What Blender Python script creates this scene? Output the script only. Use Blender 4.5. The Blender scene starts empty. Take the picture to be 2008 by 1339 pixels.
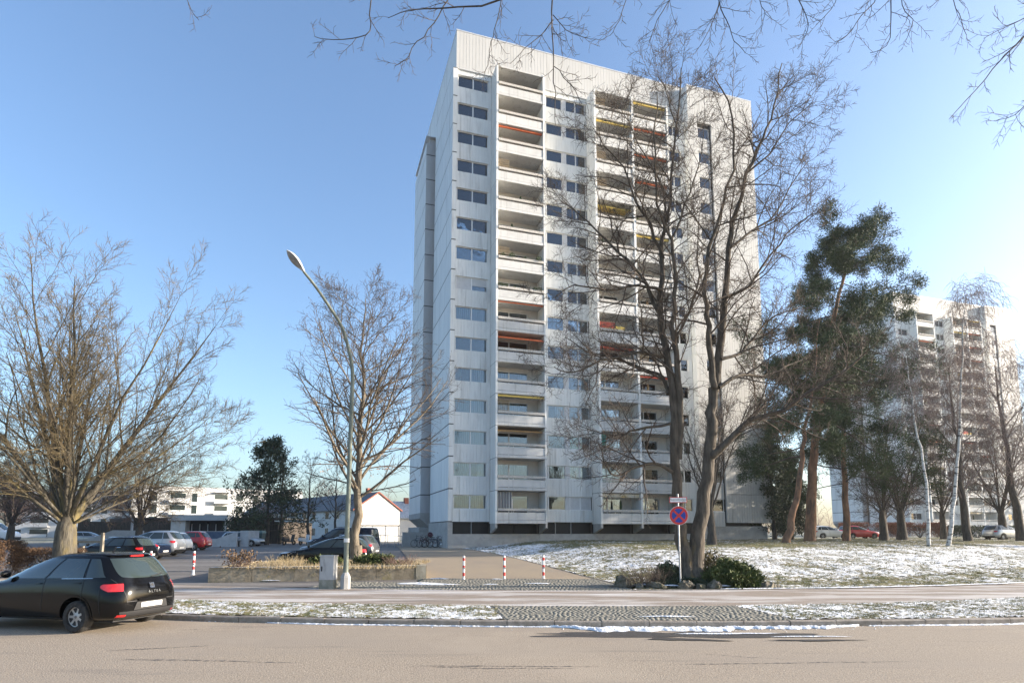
import bpy, bmesh, math, random
import numpy as np
from mathutils import Vector, Matrix
sc = bpy.context.scene
R = math.radians
# ------------------------------------------------------------------ camera, sky, sun, exposure
cam_d = bpy.data.cameras.new('camera'); cam = bpy.data.objects.new('camera', cam_d); sc.collection.objects.link(cam)
cam_d.sensor_width = 36.0; cam_d.lens = 20.986; cam_d.shift_y = 0.11645
cam_d.clip_start = 0.1; cam_d.clip_end = 4000
cam.location = (0, 0, 2.0); cam.rotation_euler = (R(90 + 6.756), 0, 0)
sc.camera = cam
SUN_AZ, SUN_EL = R(4.0), R(15.5)          # azimuth measured from +X towards +Y
to_sun = Vector((math.cos(SUN_EL)*math.cos(SUN_AZ), math.cos(SUN_EL)*math.sin(SUN_AZ), math.sin(SUN_EL)))
world = bpy.data.worlds.new('World'); sc.world = world; world.use_nodes = True
wn = world.node_tree.nodes; wl = world.node_tree.links
sky = wn.new('ShaderNodeTexSky'); sky.sky_type = 'NISHITA'; sky.sun_disc = False
sky.sun_elevation = SUN_EL; sky.sun_rotation = R(90) - SUN_AZ
sky.altitude = 0; sky.air_density = 1.0; sky.dust_density = 2.2; sky.ozone_density = 3.0
bg = wn['Background']; bg.inputs['Strength'].default_value = 0.15
wl.new(sky.outputs[0], bg.inputs['Color'])
sun_d = bpy.data.lights.new('sun', 'SUN'); sun_d.energy = 5.0; sun_d.angle = R(0.5); sun_d.color = (1.0, 0.885, 0.75)
sun = bpy.data.objects.new('sun', sun_d); sc.collection.objects.link(sun)
sun.rotation_euler = to_sun.to_track_quat('Z', 'Y').to_euler(); sun.location = (60, 5, 40)
sc.view_settings.view_transform = 'Standard'; sc.view_settings.look = 'None'
sc.view_settings.gamma = 1.0; sc.view_settings.use_curve_mapping = False
sc.view_settings.exposure = 1.30
sc.cycles.use_denoising = True
sc.cycles.max_bounces = 6; sc.cycles.diffuse_bounces = 3; sc.cycles.glossy_bounces = 3
sc.cycles.transmission_bounces = 4; sc.cycles.transparent_max_bounces = 12
sc.cycles.caustics_reflective = False; sc.cycles.caustics_refractive = False

# ------------------------------------------------------------------ helpers
COL = sc.collection
def link(o, parent=None):
    COL.objects.link(o)
    if parent is not None: o.parent = parent
    return o
def tag(o, label=None, cat=None, group=None, kind=None):
    if label: o['label'] = label
    if cat: o['category'] = cat
    if group: o['group'] = group
    if kind: o['kind'] = kind
    return o
def empty(name, loc=(0,0,0), rz=0.0, label=None, cat=None, group=None, parent=None):
    o = bpy.data.objects.new(name, None); o.location = loc; o.rotation_euler = (0,0,rz); o.empty_display_size = .3
    link(o, parent); return tag(o, label, cat, group)
def add(name, mesh, mat=None, parent=None, loc=(0,0,0), rz=0.0):
    o = bpy.data.objects.new(name, mesh); o.location = loc; o.rotation_euler = (0,0,rz)
    if mat is not None and not mesh.materials: mesh.materials.append(mat)
    elif mat is not None and mesh.materials[0] != mat:
        mesh2 = mesh.copy(); mesh2.materials.clear(); mesh2.materials.append(mat); o.data = mesh2
    return link(o, parent)
def copy_tree(o, parent=None):
    c = o.copy(); COL.objects.link(c); c.parent = parent
    for ch in list(o.children): copy_tree(ch, c)
    return c
class MB:
    def __init__(s): s.v = []; s.f = []
    def box(s, x0,x1,y0,y1,z0,z1):
        b = len(s.v)
        s.v += [(x0,y0,z0),(x1,y0,z0),(x1,y1,z0),(x0,y1,z0),(x0,y0,z1),(x1,y0,z1),(x1,y1,z1),(x0,y1,z1)]
        s.f += [(b,b+3,b+2,b+1),(b+4,b+5,b+6,b+7),(b,b+1,b+5,b+4),(b+1,b+2,b+6,b+5),(b+2,b+3,b+7,b+6),(b+3,b,b+4,b+7)]
        return s
    def prism(s, poly, axis, a, b):
        # poly of 2D points extruded along axis from a to b; axis 'x': (y,z), 'y': (x,z), 'z': (x,y)
        def P(q, c):
            return (c,q[0],q[1]) if axis=='x' else ((q[0],c,q[1]) if axis=='y' else (q[0],q[1],c))
        n = len(poly); k = len(s.v)
        s.v += [P(q,a) for q in poly] + [P(q,b) for q in poly]
        s.f += [tuple(range(k+n-1,k-1,-1)), tuple(range(k+n,k+2*n))]
        for i in range(n):
            j = (i+1)%n; s.f.append((k+i,k+j,k+n+j,k+n+i))
        return s
    def tube(s, pts, rad, sides=8, caps=True):
        pts = [Vector(p) for p in pts]
        if not hasattr(rad,'__len__'): rad = [rad]*len(pts)
        k = len(s.v); n = len(pts); ref = None
        for i,p in enumerate(pts):
            t = (pts[min(i+1,n-1)]-pts[max(i-1,0)]).normalized()
            if ref is None: ref = Vector((0,0,1)) if abs(t.z)<.9 else Vector((1,0,0))
            u = t.cross(ref).normalized(); w = t.cross(u).normalized(); ref = u.cross(t)*-1 if False else ref
            for j in range(sides):
                a = 2*math.pi*j/sides; q = p + (u*math.cos(a)+w*math.sin(a))*rad[i]; s.v.append(tuple(q))
        for i in range(n-1):
            for j in range(sides):
                j2 = (j+1)%sides; s.f.append((k+i*sides+j,k+i*sides+j2,k+(i+1)*sides+j2,k+(i+1)*sides+j))
        if caps:
            s.f.append(tuple(range(k+sides-1,k-1,-1))); s.f.append(tuple(range(k+(n-1)*sides,k+n*sides)))
        return s
    def lathe(s, prof, axis='z', seg=20, c=(0,0,0)):
        k = len(s.v); n = len(prof)
        for j in range(seg):
            a = 2*math.pi*j/seg
            for r,h in prof:
                x,y = r*math.cos(a), r*math.sin(a)
                q = (x,y,h) if axis=='z' else ((x,h,y) if axis=='y' else (h,x,y))
                s.v.append((q[0]+c[0],q[1]+c[1],q[2]+c[2]))
        for j in range(seg):
            j2 = (j+1)%seg
            for i in range(n-1): s.f.append((k+j*n+i,k+j2*n+i,k+j2*n+i+1,k+j*n+i+1))
        return s
    def grid(s, fn, nu, nv):
        k = len(s.v)
        for i in range(nu+1):
            for j in range(nv+1): s.v.append(tuple(fn(i/nu, j/nv)))
        for i in range(nu):
            for j in range(nv): s.f.append((k+i*(nv+1)+j,k+(i+1)*(nv+1)+j,k+(i+1)*(nv+1)+j+1,k+i*(nv+1)+j+1))
        return s
    def mesh(s, name, smooth=False, fix=True):
        m = bpy.data.meshes.new(name); m.from_pydata(s.v, [], s.f); 
        if fix:
            bm = bmesh.new(); bm.from_mesh(m); bmesh.ops.recalc_face_normals(bm, faces=bm.faces); bm.to_mesh(m); bm.free()
        if smooth: smooth_mesh(m)
        return m
    def build(s, name, mat, parent=None, loc=(0,0,0), rz=0.0, smooth=False):
        return add(name, s.mesh(name, smooth), mat, parent, loc, rz)
def smooth_mesh(m, ang=40):
    m.polygons.foreach_set('use_smooth', [True]*len(m.polygons))
    bm = bmesh.new(); bm.from_mesh(m); lim = R(ang)
    for e in bm.edges:
        e.smooth = not (len(e.link_faces)==2 and e.calc_face_angle(0) > lim)
    bm.to_mesh(m); bm.free()
def np_mesh(name, V, F, smooth=False):
    V = np.asarray(V, np.float32).reshape(-1,3); F = np.asarray(F, np.int32); k = F.shape[1]
    m = bpy.data.meshes.new(name); m.vertices.add(len(V)); m.vertices.foreach_set('co', V.ravel())
    m.loops.add(F.size); m.loops.foreach_set('vertex_index', F.ravel())
    m.polygons.add(len(F)); m.polygons.foreach_set('loop_start', np.arange(0, F.size, k, dtype=np.int32))
    m.polygons.foreach_set('loop_total', np.full(len(F), k, np.int32))
    if smooth: m.polygons.foreach_set('use_smooth', np.ones(len(F), bool))
    m.update(calc_edges=True); m.validate(); return m

# ------------------------------------------------------------------ materials
MATS = {}
def mat(name, c1, c2=None, scale=3.0, rough=.7, metal=0.0, bump=0.0, bscale=None, spec=.4, detail=5, stretch=(1,1,1),
        ramp=(.35,.65), coat=0.0, local=False, c3=None, s3=1.0, r3=(.55,.7), vary=0.0, streak=None):
    if name in MATS: return MATS[name]
    m = bpy.data.materials.new(name); m.use_nodes = True; nt = m.node_tree; N = nt.nodes; L = nt.links
    b = N['Principled BSDF']; b.inputs['Roughness'].default_value = rough; b.inputs['Metallic'].default_value = metal
    b.inputs['Specular IOR Level'].default_value = spec; b.inputs['Coat Weight'].default_value = coat; b.inputs['Coat Roughness'].default_value = .05
    b.inputs['Base Color'].default_value = (*c1,1)
    if c2 is not None or bump:
        if local: tc = N.new('ShaderNodeTexCoord'); src = tc.outputs['Object']
        else: g = N.new('ShaderNodeNewGeometry'); src = g.outputs['Position']
        mp = N.new('ShaderNodeMapping'); mp.inputs['Scale'].default_value = stretch; L.new(src, mp.inputs['Vector'])
    if c2 is not None:
        n = N.new('ShaderNodeTexNoise'); n.inputs['Scale'].default_value = scale; n.inputs['Detail'].default_value = detail; n.inputs['Roughness'].default_value = .6
        L.new(mp.outputs[0], n.inputs['Vector'])
        r = N.new('ShaderNodeValToRGB'); r.color_ramp.elements[0].position = ramp[0]; r.color_ramp.elements[1].position = ramp[1]
        r.color_ramp.elements[0].color = (*c1,1); r.color_ramp.elements[1].color = (*c2,1)
        L.new(n.outputs['Fac'], r.inputs[0]); out = r.outputs[0]
        if c3 is not None:
            n3 = N.new('ShaderNodeTexNoise'); n3.inputs['Scale'].default_value = s3; n3.inputs['Detail'].default_value = 6; n3.inputs['Roughness'].default_value = .65
            L.new(mp.outputs[0], n3.inputs['Vector'])
            rr = N.new('ShaderNodeMapRange'); rr.inputs[1].default_value = r3[0]; rr.inputs[2].default_value = r3[1]; L.new(n3.outputs['Fac'], rr.inputs[0])
            mx = N.new('ShaderNodeMix'); mx.data_type = 'RGBA'; L.new(rr.outputs[0], mx.inputs[0]); L.new(out, mx.inputs[6]); mx.inputs[7].default_value = (*c3,1)
            out = mx.outputs[2]
        if streak is not None:
            m4 = N.new('ShaderNodeMapping'); m4.inputs['Scale'].default_value = (4.5,4.5,.16); L.new(src, m4.inputs['Vector'])
            n4 = N.new('ShaderNodeTexNoise'); n4.inputs['Scale'].default_value = 1.0; n4.inputs['Detail'].default_value = 4; L.new(m4.outputs[0], n4.inputs['Vector'])
            r4 = N.new('ShaderNodeMapRange'); r4.inputs[1].default_value = .56; r4.inputs[2].default_value = .74; r4.inputs[4].default_value = streak[1]; L.new(n4.outputs['Fac'], r4.inputs[0])
            x4 = N.new('ShaderNodeMix'); x4.data_type = 'RGBA'; L.new(r4.outputs[0], x4.inputs[0]); L.new(out, x4.inputs[6]); x4.inputs[7].default_value = (*streak[0],1); out = x4.outputs[2]
        if vary:
            oi = N.new('ShaderNodeObjectInfo'); mr = N.new('ShaderNodeMapRange'); mr.inputs[3].default_value = 1-vary; mr.inputs[4].default_value = 1+vary; L.new(oi.outputs['Random'], mr.inputs[0])
            hv = N.new('ShaderNodeHueSaturation'); L.new(mr.outputs[0], hv.inputs['Value']); L.new(out, hv.inputs['Color']); out = hv.outputs[0]
        L.new(out, b.inputs['Base Color'])
    if bump:
        n2 = N.new('ShaderNodeTexNoise'); n2.inputs['Scale'].default_value = bscale or scale*4; n2.inputs['Detail'].default_value = 6
        L.new(mp.outputs[0], n2.inputs['Vector'])
        bp = N.new('ShaderNodeBump'); bp.inputs['Strength'].default_value = 1.0; bp.inputs['Distance'].default_value = bump
        L.new(n2.outputs['Fac'], bp.inputs['Height']); L.new(bp.outputs[0], b.inputs['Normal'])
    MATS[name] = m; return m
def glass_mat(name, tint=(.75,.82,.85), ior=2.0, rough=.01):
    m = bpy.data.materials.new(name); m.use_nodes = True; nt = m.node_tree; N = nt.nodes; L = nt.links
    N.remove(N['Principled BSDF'])
    tr = N.new('ShaderNodeBsdfTransparent'); tr.inputs[0].default_value = (*tint,1)
    gl = N.new('ShaderNodeBsdfGlossy'); gl.inputs['Roughness'].default_value = rough; gl.inputs['Color'].default_value = (.95,.97,1,1)
    fr = N.new('ShaderNodeFresnel'); fr.inputs['IOR'].default_value = ior
    geo = N.new('ShaderNodeNewGeometry')
    nz = N.new('ShaderNodeTexNoise'); nz.inputs['Scale'].default_value = .8; L.new(geo.outputs['Position'], nz.inputs['Vector'])
    bp = N.new('ShaderNodeBump'); bp.inputs['Distance'].default_value = .012; L.new(nz.outputs['Fac'], bp.inputs['Height']); L.new(bp.outputs[0], gl.inputs['Normal'])
    mx = N.new('ShaderNodeMixShader'); L.new(fr.outputs[0], mx.inputs[0]); L.new(tr.outputs[0], mx.inputs[1]); L.new(gl.outputs[0], mx.inputs[2])
    L.new(mx.outputs[0], N['Material Output'].inputs['Surface']); MATS[name] = m; return m

m_clad = mat('fibre cement cladding lightened for shade', (0.723,0.723,0.694), (0.825,0.825,0.792), 1.1, .65, stretch=(1,1,.22), c3=(0.574,0.562,0.533), s3=1.3, r3=(.54,.76), bump=.002, bscale=30, vary=.045, streak=((.34,.33,.30),.55))  # albedo raised for panels in shade, paler than the sunlit attic copy
m_cladside = mat('side cladding', (0.654,0.667,0.667), (0.729,0.740,0.729), .9, .6, stretch=(1,1,.3), c3=(0.561,0.561,0.549), s3=.9, r3=(.6,.8), vary=.045, streak=((.34,.33,.30),.55))  # side copy of the cladding, its colour lightened to lift the shade
m_clad_shade = mat('shaded wing cladding', (0.469,0.477,0.484), (0.562,0.571,0.578), .9, .7, stretch=(1,1,.3), vary=.045)  # shade on the wing front is put into this darker grey
m_attic = mat('sunlit attic cladding', (0.511,0.507,0.487), (0.557,0.553,0.533), .8, .65, stretch=(1,1,.25), c3=(0.449,0.441,0.421), s3=1.6, r3=(.6,.8), streak=((.34,.33,.30),.55))  # copy for the sunlit panels, toned lower than the shaded ones
m_white = mat('white balcony concrete', (0.560,0.555,0.538), (0.626,0.623,0.602), 1.6, .75, c3=(0.441,0.432,0.407), s3=2.2, r3=(.62,.82), bump=.003, vary=.045, streak=((.34,.33,.30),.55))
m_beige = mat('balcony wall plaster', (0.625,0.585,0.524), (0.706,0.665,0.605), 1.5, .85)
m_conc = mat('grey concrete', (.34,.33,.315), (.43,.42,.40), 1.7, .85, c3=(.24,.23,.215), s3=2.0, r3=(.58,.78), bump=.006, vary=.045)
m_joint = mat('dark joint', (.10,.10,.10), rough=.9)
m_core = mat('dim interior', (.11,.105,.10), (.15,.145,.135), .4, .95)
m_frame = mat('white window frame', (.80,.80,.79), rough=.45)
m_dark = mat('dark recess', (.022,.022,.024), rough=.6)
m_cap = mat('roof edge flashing', (.66,.67,.68), (.72,.73,.74), 2, .4, metal=.3)
m_glass = glass_mat('window glass')
m_bglass = mat('dark basement glass', (.012,.013,.015), rough=.35, spec=.25)
m_curt = mat('sheer curtain', (.72,.73,.74), (.80,.81,.82), 2.5, .9, stretch=(4,4,.2), vary=.045)
m_curt2 = mat('grey curtain', (.40,.40,.41), (.52,.52,.52), 2.5, .9, stretch=(4,4,.2), vary=.045)
m_curt3 = mat('violet curtain', (.25,.20,.30), (.35,.29,.40), 2.5, .9, stretch=(4,4,.2))
m_curt4 = mat('green curtain', (.20,.48,.16), (.30,.58,.24), 2.5, .9, stretch=(4,4,.2))
m_shut = mat('roller shutter', (.55,.55,.55), (.62,.62,.62), 3, .6)
m_plant_box = mat('exposed aggregate planter', (.40,.37,.33), (.62,.59,.54), 14, .9, bump=.01, bscale=40)
m_dry = mat('dry stalks', (.20,.14,.08), (.36,.28,.17), 9, .9)
m_ever = mat('evergreen leaves', (.030,.055,.018), (.07,.10,.03), 5, .7)
m_redb = mat('red flowers', (.32,.05,.04), (.5,.1,.06), 9, .8)
AWN = {'orange': mat('orange awning cloth', (.55,.12,.04), (.62,.16,.06), 3, .85), 'yellow': mat('yellow awning cloth', (.72,.52,.12), (.80,.60,.18), 3, .85),
       'red': mat('red awning cloth', (.50,.07,.04), (.58,.10,.05), 3, .85), 'brown': mat('brown awning cloth', (.34,.20,.09), (.42,.26,.12), 3, .85)}
m_strp = mat('yellow striped awning cloth', (.70,.50,.20), (.78,.74,.66), 1, .85)
# ------------------------------------------------------------------ ground heights
def sst(a):
    a = np.clip(a, 0, 1); return a*a*(3-2*a)
def kerbY(X):
    X = np.asarray(X, float); return 12.93 + np.where(X<3,.0085,.0074)*np.minimum((X-3)**2,1600) + .018*np.minimum(np.minimum(X+6,0)**2,400)
def vergeY(X):
    X = np.asarray(X, float); return 15.48 + np.where(X<3,.0085,.0150)*np.minimum((X-3)**2,900) + .018*np.minimum(np.minimum(X+6,0)**2,300)
def walkY(X):
    X = np.asarray(X, float); return 19.63 + np.where(X<3,.0085,.0108)*np.minimum((X-3)**2,1200) + .010*np.minimum(np.minimum(X+8,0)**2,300)
def edgeX(Y): return 4.1 - (np.asarray(Y,float)-20.4)*.2745 + .9*np.sin(np.clip((np.asarray(Y,float)-20.4)/30.6,0,1)*math.pi)*.9
def G(X, Y):
    X = np.asarray(X, float); Y = np.asarray(Y, float)
    z0 = .12 + .48*sst((Y-22)/30.)
    Yp = Y - (walkY(X)-19.63)
    zl = .12 + 1.0*sst((Yp-19.9)/19.) + .10*sst((Y-40)/25.)
    s = sst((X-edgeX(np.clip(Y,20.4,51)))/7.5)
    bump = .05*np.sin(X*.55+1.3)*np.sin(Y*.42)*s*sst((Yp-20.5)/4)
    return z0 + (zl-z0)*s*(X>-6) + bump
def g1(x, y): return float(G(x, y))

def sheet(name, fA, fB, nu, nv, m, dz=0.0, kind='structure', rough=0.0, parent=None, seed=0, gz=G, warp=1):
    s = np.linspace(0,1,nu+1); A = np.array([fA(a) for a in s]); B = np.array([fB(a) for a in s])
    t = (np.linspace(0,1,nv+1)**warp)[None,:,None]
    P = A[:,None,:]*(1-t) + B[:,None,:]*t
    Z = (gz(P[...,0],P[...,1]) if gz else np.zeros(P.shape[:2])) + dz
    if rough: Z = Z + np.random.default_rng(seed).normal(0, rough, Z.shape)
    V = np.dstack([P,Z]).reshape(-1,3); n1 = nv+1
    I,J = np.meshgrid(np.arange(nu),np.arange(nv),indexing='ij'); a = (I*n1+J).ravel()
    F = np.stack([a,a+n1,a+n1+1,a+1],1)
    o = add(name, np_mesh(name, V, F, True), m, parent)
    # make normals point up
    if o.data.polygons[0].normal.z < 0: o.data.flip_normals()
    if kind: o['kind'] = kind
    return o

def surface_mat(name, cols, noises, rough=.9, bump=None, spec=.3):
    """cols: base colour; noises: list of (scale, stretch, lo, hi, colour, strength)"""
    m = bpy.data.materials.new(name); m.use_nodes = True; nt = m.node_tree; N = nt.nodes; L = nt.links
    b = N['Principled BSDF']; b.inputs['Roughness'].default_value = rough; b.inputs['Specular IOR Level'].default_value = spec
    g = N.new('ShaderNodeNewGeometry'); cur = None
    rgb = N.new('ShaderNodeRGB'); rgb.outputs[0].default_value = (*cols,1); cur = rgb.outputs[0]
    for (scale,stretch,lo,hi,colr,st) in noises:
        mp = N.new('ShaderNodeMapping'); mp.inputs['Scale'].default_value = stretch; L.new(g.outputs['Position'], mp.inputs['Vector'])
        n = N.new('ShaderNodeTexNoise'); n.inputs['Scale'].default_value = scale; n.inputs['Detail'].default_value = 6; n.inputs['Roughness'].default_value = .65
        L.new(mp.outputs[0], n.inputs['Vector'])
        r = N.new('ShaderNodeMapRange'); r.inputs[1].default_value = lo; r.inputs[2].default_value = hi; r.inputs[4].default_value = st
        L.new(n.outputs['Fac'], r.inputs[0])
        mx = N.new('ShaderNodeMix'); mx.data_type = 'RGBA'; L.new(r.outputs[0], mx.inputs[0]); L.new(cur, mx.inputs[6]); mx.inputs[7].default_value = (*colr,1)
        cur = mx.outputs[2]
    L.new(cur, b.inputs['Base Color'])
    if bump:
        n2 = N.new('ShaderNodeTexNoise'); n2.inputs['Scale'].default_value = bump[1]; n2.inputs['Detail'].default_value = 5; L.new(g.outputs['Position'], n2.inputs['Vector'])
        bp = N.new('ShaderNodeBump'); bp.inputs['Distance'].default_value = bump[0]; L.new(n2.outputs['Fac'], bp.inputs['Height']); L.new(bp.outputs[0], b.inputs['Normal'])
    MATS[name] = m; return m
U = (1,1,1)
m_road = surface_mat('worn sandy asphalt', (.352,.285,.210), [(26,U,.46,.60,(.20,.165,.128),.9),(38,U,.54,.64,(.58,.50,.40),.9),(110,U,.52,.66,(.18,.15,.12),.6),(.40,(.30,1.5,1),.42,.64,(.30,.25,.195),.9),(4,U,.54,.72,(.27,.225,.178),.7),(1.1,(.20,1.9,1),.58,.70,(.20,.172,.142),.65),(.16,U,.5,.62,(.38,.315,.24),.6)], .85, (.008,40))
m_walk = surface_mat('salted pavement asphalt', (.285,.232,.185), [(30,U,.42,.6,(.19,.155,.128),.7),(70,U,.52,.66,(.38,.33,.28),.7),(.5,(.35,2.2,1),.47,.60,(.56,.53,.50),.8),(1.6,(.3,2.6,1),.56,.66,(.70,.69,.68),.6),(.9,(.3,1.5,1),.56,.7,(.14,.125,.115),.6)], .9, (.004,150))
m_path = surface_mat('tan path asphalt', (.33,.262,.18), [(26,U,.42,.6,(.23,.185,.13),.7),(200,U,.5,.64,(.36,.30,.24),.6),(.4,(1,.5,1),.45,.7,(.24,.20,.16),.7)], .9, (.004,150))
m_lot = surface_mat('parking asphalt', (.17,.158,.148), [(40,U,.42,.6,(.12,.112,.105),.6),(.3,(.4,2,1),.5,.66,(.24,.225,.21),.7)], .9, (.004,120))
GRN, TAN, SNOW = (.085,.105,.035), (.24,.205,.105), (.80,.81,.83)
def snow_turf(name, fine, mid, broad, thr, soft, zr=None, bump=(.05,14)):
    """turf (green, straw, bare earth) under thin broken snow; cover is set by three octaves of patchiness and melts off the crest"""
    m = bpy.data.materials.new(name); m.use_nodes = True; nt = m.node_tree; N = nt.nodes; L = nt.links
    b = N['Principled BSDF']; b.inputs['Roughness'].default_value = .92; b.inputs['Specular IOR Level'].default_value = .2
    g = N.new('ShaderNodeNewGeometry')
    def noise(scale, st=(1,1,1), det=4):
        mp = N.new('ShaderNodeMapping'); mp.inputs['Scale'].default_value = st; L.new(g.outputs['Position'], mp.inputs['Vector'])
        n = N.new('ShaderNodeTexNoise'); n.inputs['Scale'].default_value = scale; n.inputs['Detail'].default_value = det; n.inputs['Roughness'].default_value = .65; L.new(mp.outputs[0], n.inputs['Vector']); return n.outputs['Fac']
    def math_(op, a, c):
        n = N.new('ShaderNodeMath'); n.operation = op
        for i,v in enumerate((a,c)):
            if isinstance(v,(int,float)): n.inputs[i].default_value = v
            else: L.new(v, n.inputs[i])
        return n.outputs[0]
    def mix(f, a, c):
        n = N.new('ShaderNodeMix'); n.data_type='RGBA'; L.new(f, n.inputs[0])
        for i,v in ((6,a),(7,c)):
            if isinstance(v, tuple): n.inputs[i].default_value = (*v,1)
            else: L.new(v, n.inputs[i])
        return n.outputs[2]
    def rng_(v, lo, hi, a=0.0, c=1.0):
        n = N.new('ShaderNodeMapRange'); n.inputs[1].default_value=lo; n.inputs[2].default_value=hi; n.inputs[3].default_value=a; n.inputs[4].default_value=c; L.new(v,n.inputs[0]); return n.outputs[0]
    turf = mix(rng_(noise(1.6),.42,.58), (.085,.105,.035), (.23,.195,.095)); turf = mix(rng_(noise(11),.45,.6), turf, (.13,.115,.06)); turf = mix(rng_(noise(5),.6,.68), turf, (.10,.075,.045))
    v = math_('ADD', math_('MULTIPLY', noise(fine,(1,1,1),5), .50), math_('ADD', math_('MULTIPLY', noise(mid,(1,.8,1),4), .32), math_('MULTIPLY', noise(broad), .34)))
    if zr is not None:
        sep = N.new('ShaderNodeSeparateXYZ'); L.new(g.outputs['Position'], sep.inputs[0])
        v = math_('SUBTRACT', v, rng_(sep.outputs[2], zr[0], zr[1], 0, zr[2])); v = math_('SUBTRACT', v, rng_(sep.outputs[2], zr[3], zr[4], zr[5], 0))
    sn = mix(rng_(noise(20),.4,.65), (.74,.75,.77), (.84,.85,.86))
    col = mix(rng_(v, thr-soft, thr+soft), turf, sn); L.new(col, b.inputs['Base Color'])
    bp = N.new('ShaderNodeBump'); bp.inputs['Distance'].default_value = bump[0]; L.new(math_('ADD', noise(bump[1]), rng_(v,thr-soft,thr+soft,0,.6)), bp.inputs['Height']); L.new(bp.outputs[0], b.inputs['Normal'])
    MATS[name] = m; return m
m_verge = snow_turf('verge turf with thin snow', 13, 3.2, .7, .575, .035, None, (.035,20))
m_lawn = snow_turf('lawn turf with thin snow', 7, 1.7, .30, .562, .04, (.86,1.12,.085,.14,.32,.06), (.06,9))
m_far = surface_mat('distant ground', (.15,.145,.12), [(.2,U,.4,.6,(.11,.12,.06),.8),(.9,U,.52,.64,(.55,.56,.57),.6)], .95)
m_snow = mat('old snow', (.70,.71,.73), (.84,.85,.86), 7, .7, bump=.03, bscale=26, spec=.2, c3=(.42,.39,.35), s3=6, r3=(.58,.74))
m_kerb = mat('granite kerb', (.23,.195,.155), (.34,.295,.245), 7, .85, bump=.008, bscale=30)
m_sett = mat('granite setts', (.135,.13,.108), (.25,.24,.205), 8.5, .8, bump=.006, bscale=40)
m_soil = mat('bare soil', (.10,.08,.055), (.19,.155,.11), 5, .95, bump=.03, bscale=18)
m_wet = surface_mat('wet asphalt', (.055,.05,.045), [(50,U,.42,.62,(.085,.075,.065),.7)], .55, (.004,150), spec=.4)

# road, terrain, pavements
XL, XR = -46., 46.
def cur(f, x0, x1, dy=0.0): return lambda a: (x0+(x1-x0)*a, float(f(x0+(x1-x0)*a))+dy)
def line(x0,y0,x1,y1): return lambda a: (x0+(x1-x0)*a, y0+(y1-y0)*a)
road = sheet('road', line(-160,-60,160,-60), cur(kerbY,-160,160,.05), 200, 24, m_road, 0.0, gz=None)
def wx(a): return 900*(2*a-1)**3
ter = sheet('terrain', lambda a: (wx(a), float(kerbY(wx(a)))+.2), lambda a: (wx(a),1500), 300, 240, m_far, -.12, warp=3)
walk = sheet('pavement', cur(vergeY,XL,XR,0), cur(walkY,XL,XR,0), 120, 8, m_walk, .0)
# turf verges either side of the sett crossing
def seg(f, x0, x1, dy=0.0): return cur(f,x0,x1,dy)
vl = sheet('verge_left', lambda a: (-30+(-.18+30)*a, float(kerbY(-30+(-.18+30)*a))+.16), lambda a: (-32+(-.58+32)*a, float(vergeY(-32+(-.58+32)*a))-.02), 400, 48, m_verge, .012, rough=.010, seed=1)
vr = sheet('verge_right', lambda a: (6.1+30*a, float(kerbY(6.1+30*a))+.16), lambda a: (5.68+31*a, float(vergeY(5.68+31*a))-.02), 400, 48, m_verge, .012, rough=.010, seed=2)
path = sheet('path', line(-3.55,24.2,-12.,62.), lambda a: (float(edgeX(22.0+31*a))-.02, 22.0+31*a), 60, 16, m_path, .004)
lot = sheet('parking_lot', line(-60,22.5,-60,84), lambda a: (-3.3-9.6*a, 21.+63*a), 70, 60, m_lot, -.03)
def walk_edge(a): return (5.0+45*a, float(walkY(5.0+45*a))+.02)
lawn = sheet('lawn', lambda a: (float(edgeX(min(51,20.2+32*a))) if a<1 else -5.2, 20.2+32*a+0*a), lambda a: (48+20*a, float(walkY(48))+4+48*a), 220, 220, m_lawn, .015, rough=.022, seed=3)
lawn2 = sheet('lawn_edge', cur(walkY,3.9,48,.03), lambda a: (float(edgeX(20.2))+(48-float(edgeX(20.2)))*a, 20.2+(float(walkY(48))+4-20.2)*a), 200, 14, m_lawn, .012, rough=.02, seed=4)
# setts: crossing through the verge and apron in front of the bollards
def setts(name, poly_x, y0f, y1f, sz, seed, base_m, label):
    rng = np.random.default_rng(seed); V=[]; F=[]
    (xa0,xa1),(xb0,xb1) = poly_x        # x range at near edge, x range at far edge
    ny = int((float(y1f(0))-float(y0f(0)))/sz)
    for j in range(ny):
        f = (j+.5)/ny; x0 = xa0+(xb0-xa0)*f; x1 = xa1+(xb1-xa1)*f; x = x0 + rng.uniform(0,sz*.5)
        while x < x1-.03:
            w = sz*rng.uniform(.8,1.3); xc = x+w/2; y = float(y0f(xc))+(float(y1f(xc))-float(y0f(xc)))*f + rng.normal(0,.012)
            h = sz*.5*.86; z = g1(xc,y)+.008+rng.normal(0,.002); k = len(V); hw = w*.5*.88
            t = rng.normal(0,.0015,4)
            V += [(xc-hw,y-h,z-.05),(xc+hw,y-h,z-.05),(xc+hw,y+h,z-.05),(xc-hw,y+h,z-.05),
                  (xc-hw*.93,y-h*.93,z+t[0]),(xc+hw*.93,y-h*.93,z+t[1]),(xc+hw*.93,y+h*.93,z+t[2]),(xc-hw*.93,y+h*.93,z+t[3])]
            F += [(k+4,k+5,k+6,k+7),(k,k+1,k+5,k+4),(k+1,k+2,k+6,k+5),(k+2,k+3,k+7,k+6),(k+3,k,k+4,k+7)]
            x += w
    b = sheet(name, lambda a:(xa0+(xa1-xa0)*a, float(y0f(xa0+(xa1-xa0)*a))), lambda a:(xb0+(xb1-xb0)*a, float(y1f(xb0+(xb1-xb0)*a))), 30, 12, base_m, .0055)
    b['label'] = label
    s = add('setts', np_mesh('setts', V, F), m_sett, b); s['kind'] = 'stuff'
    return b
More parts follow.
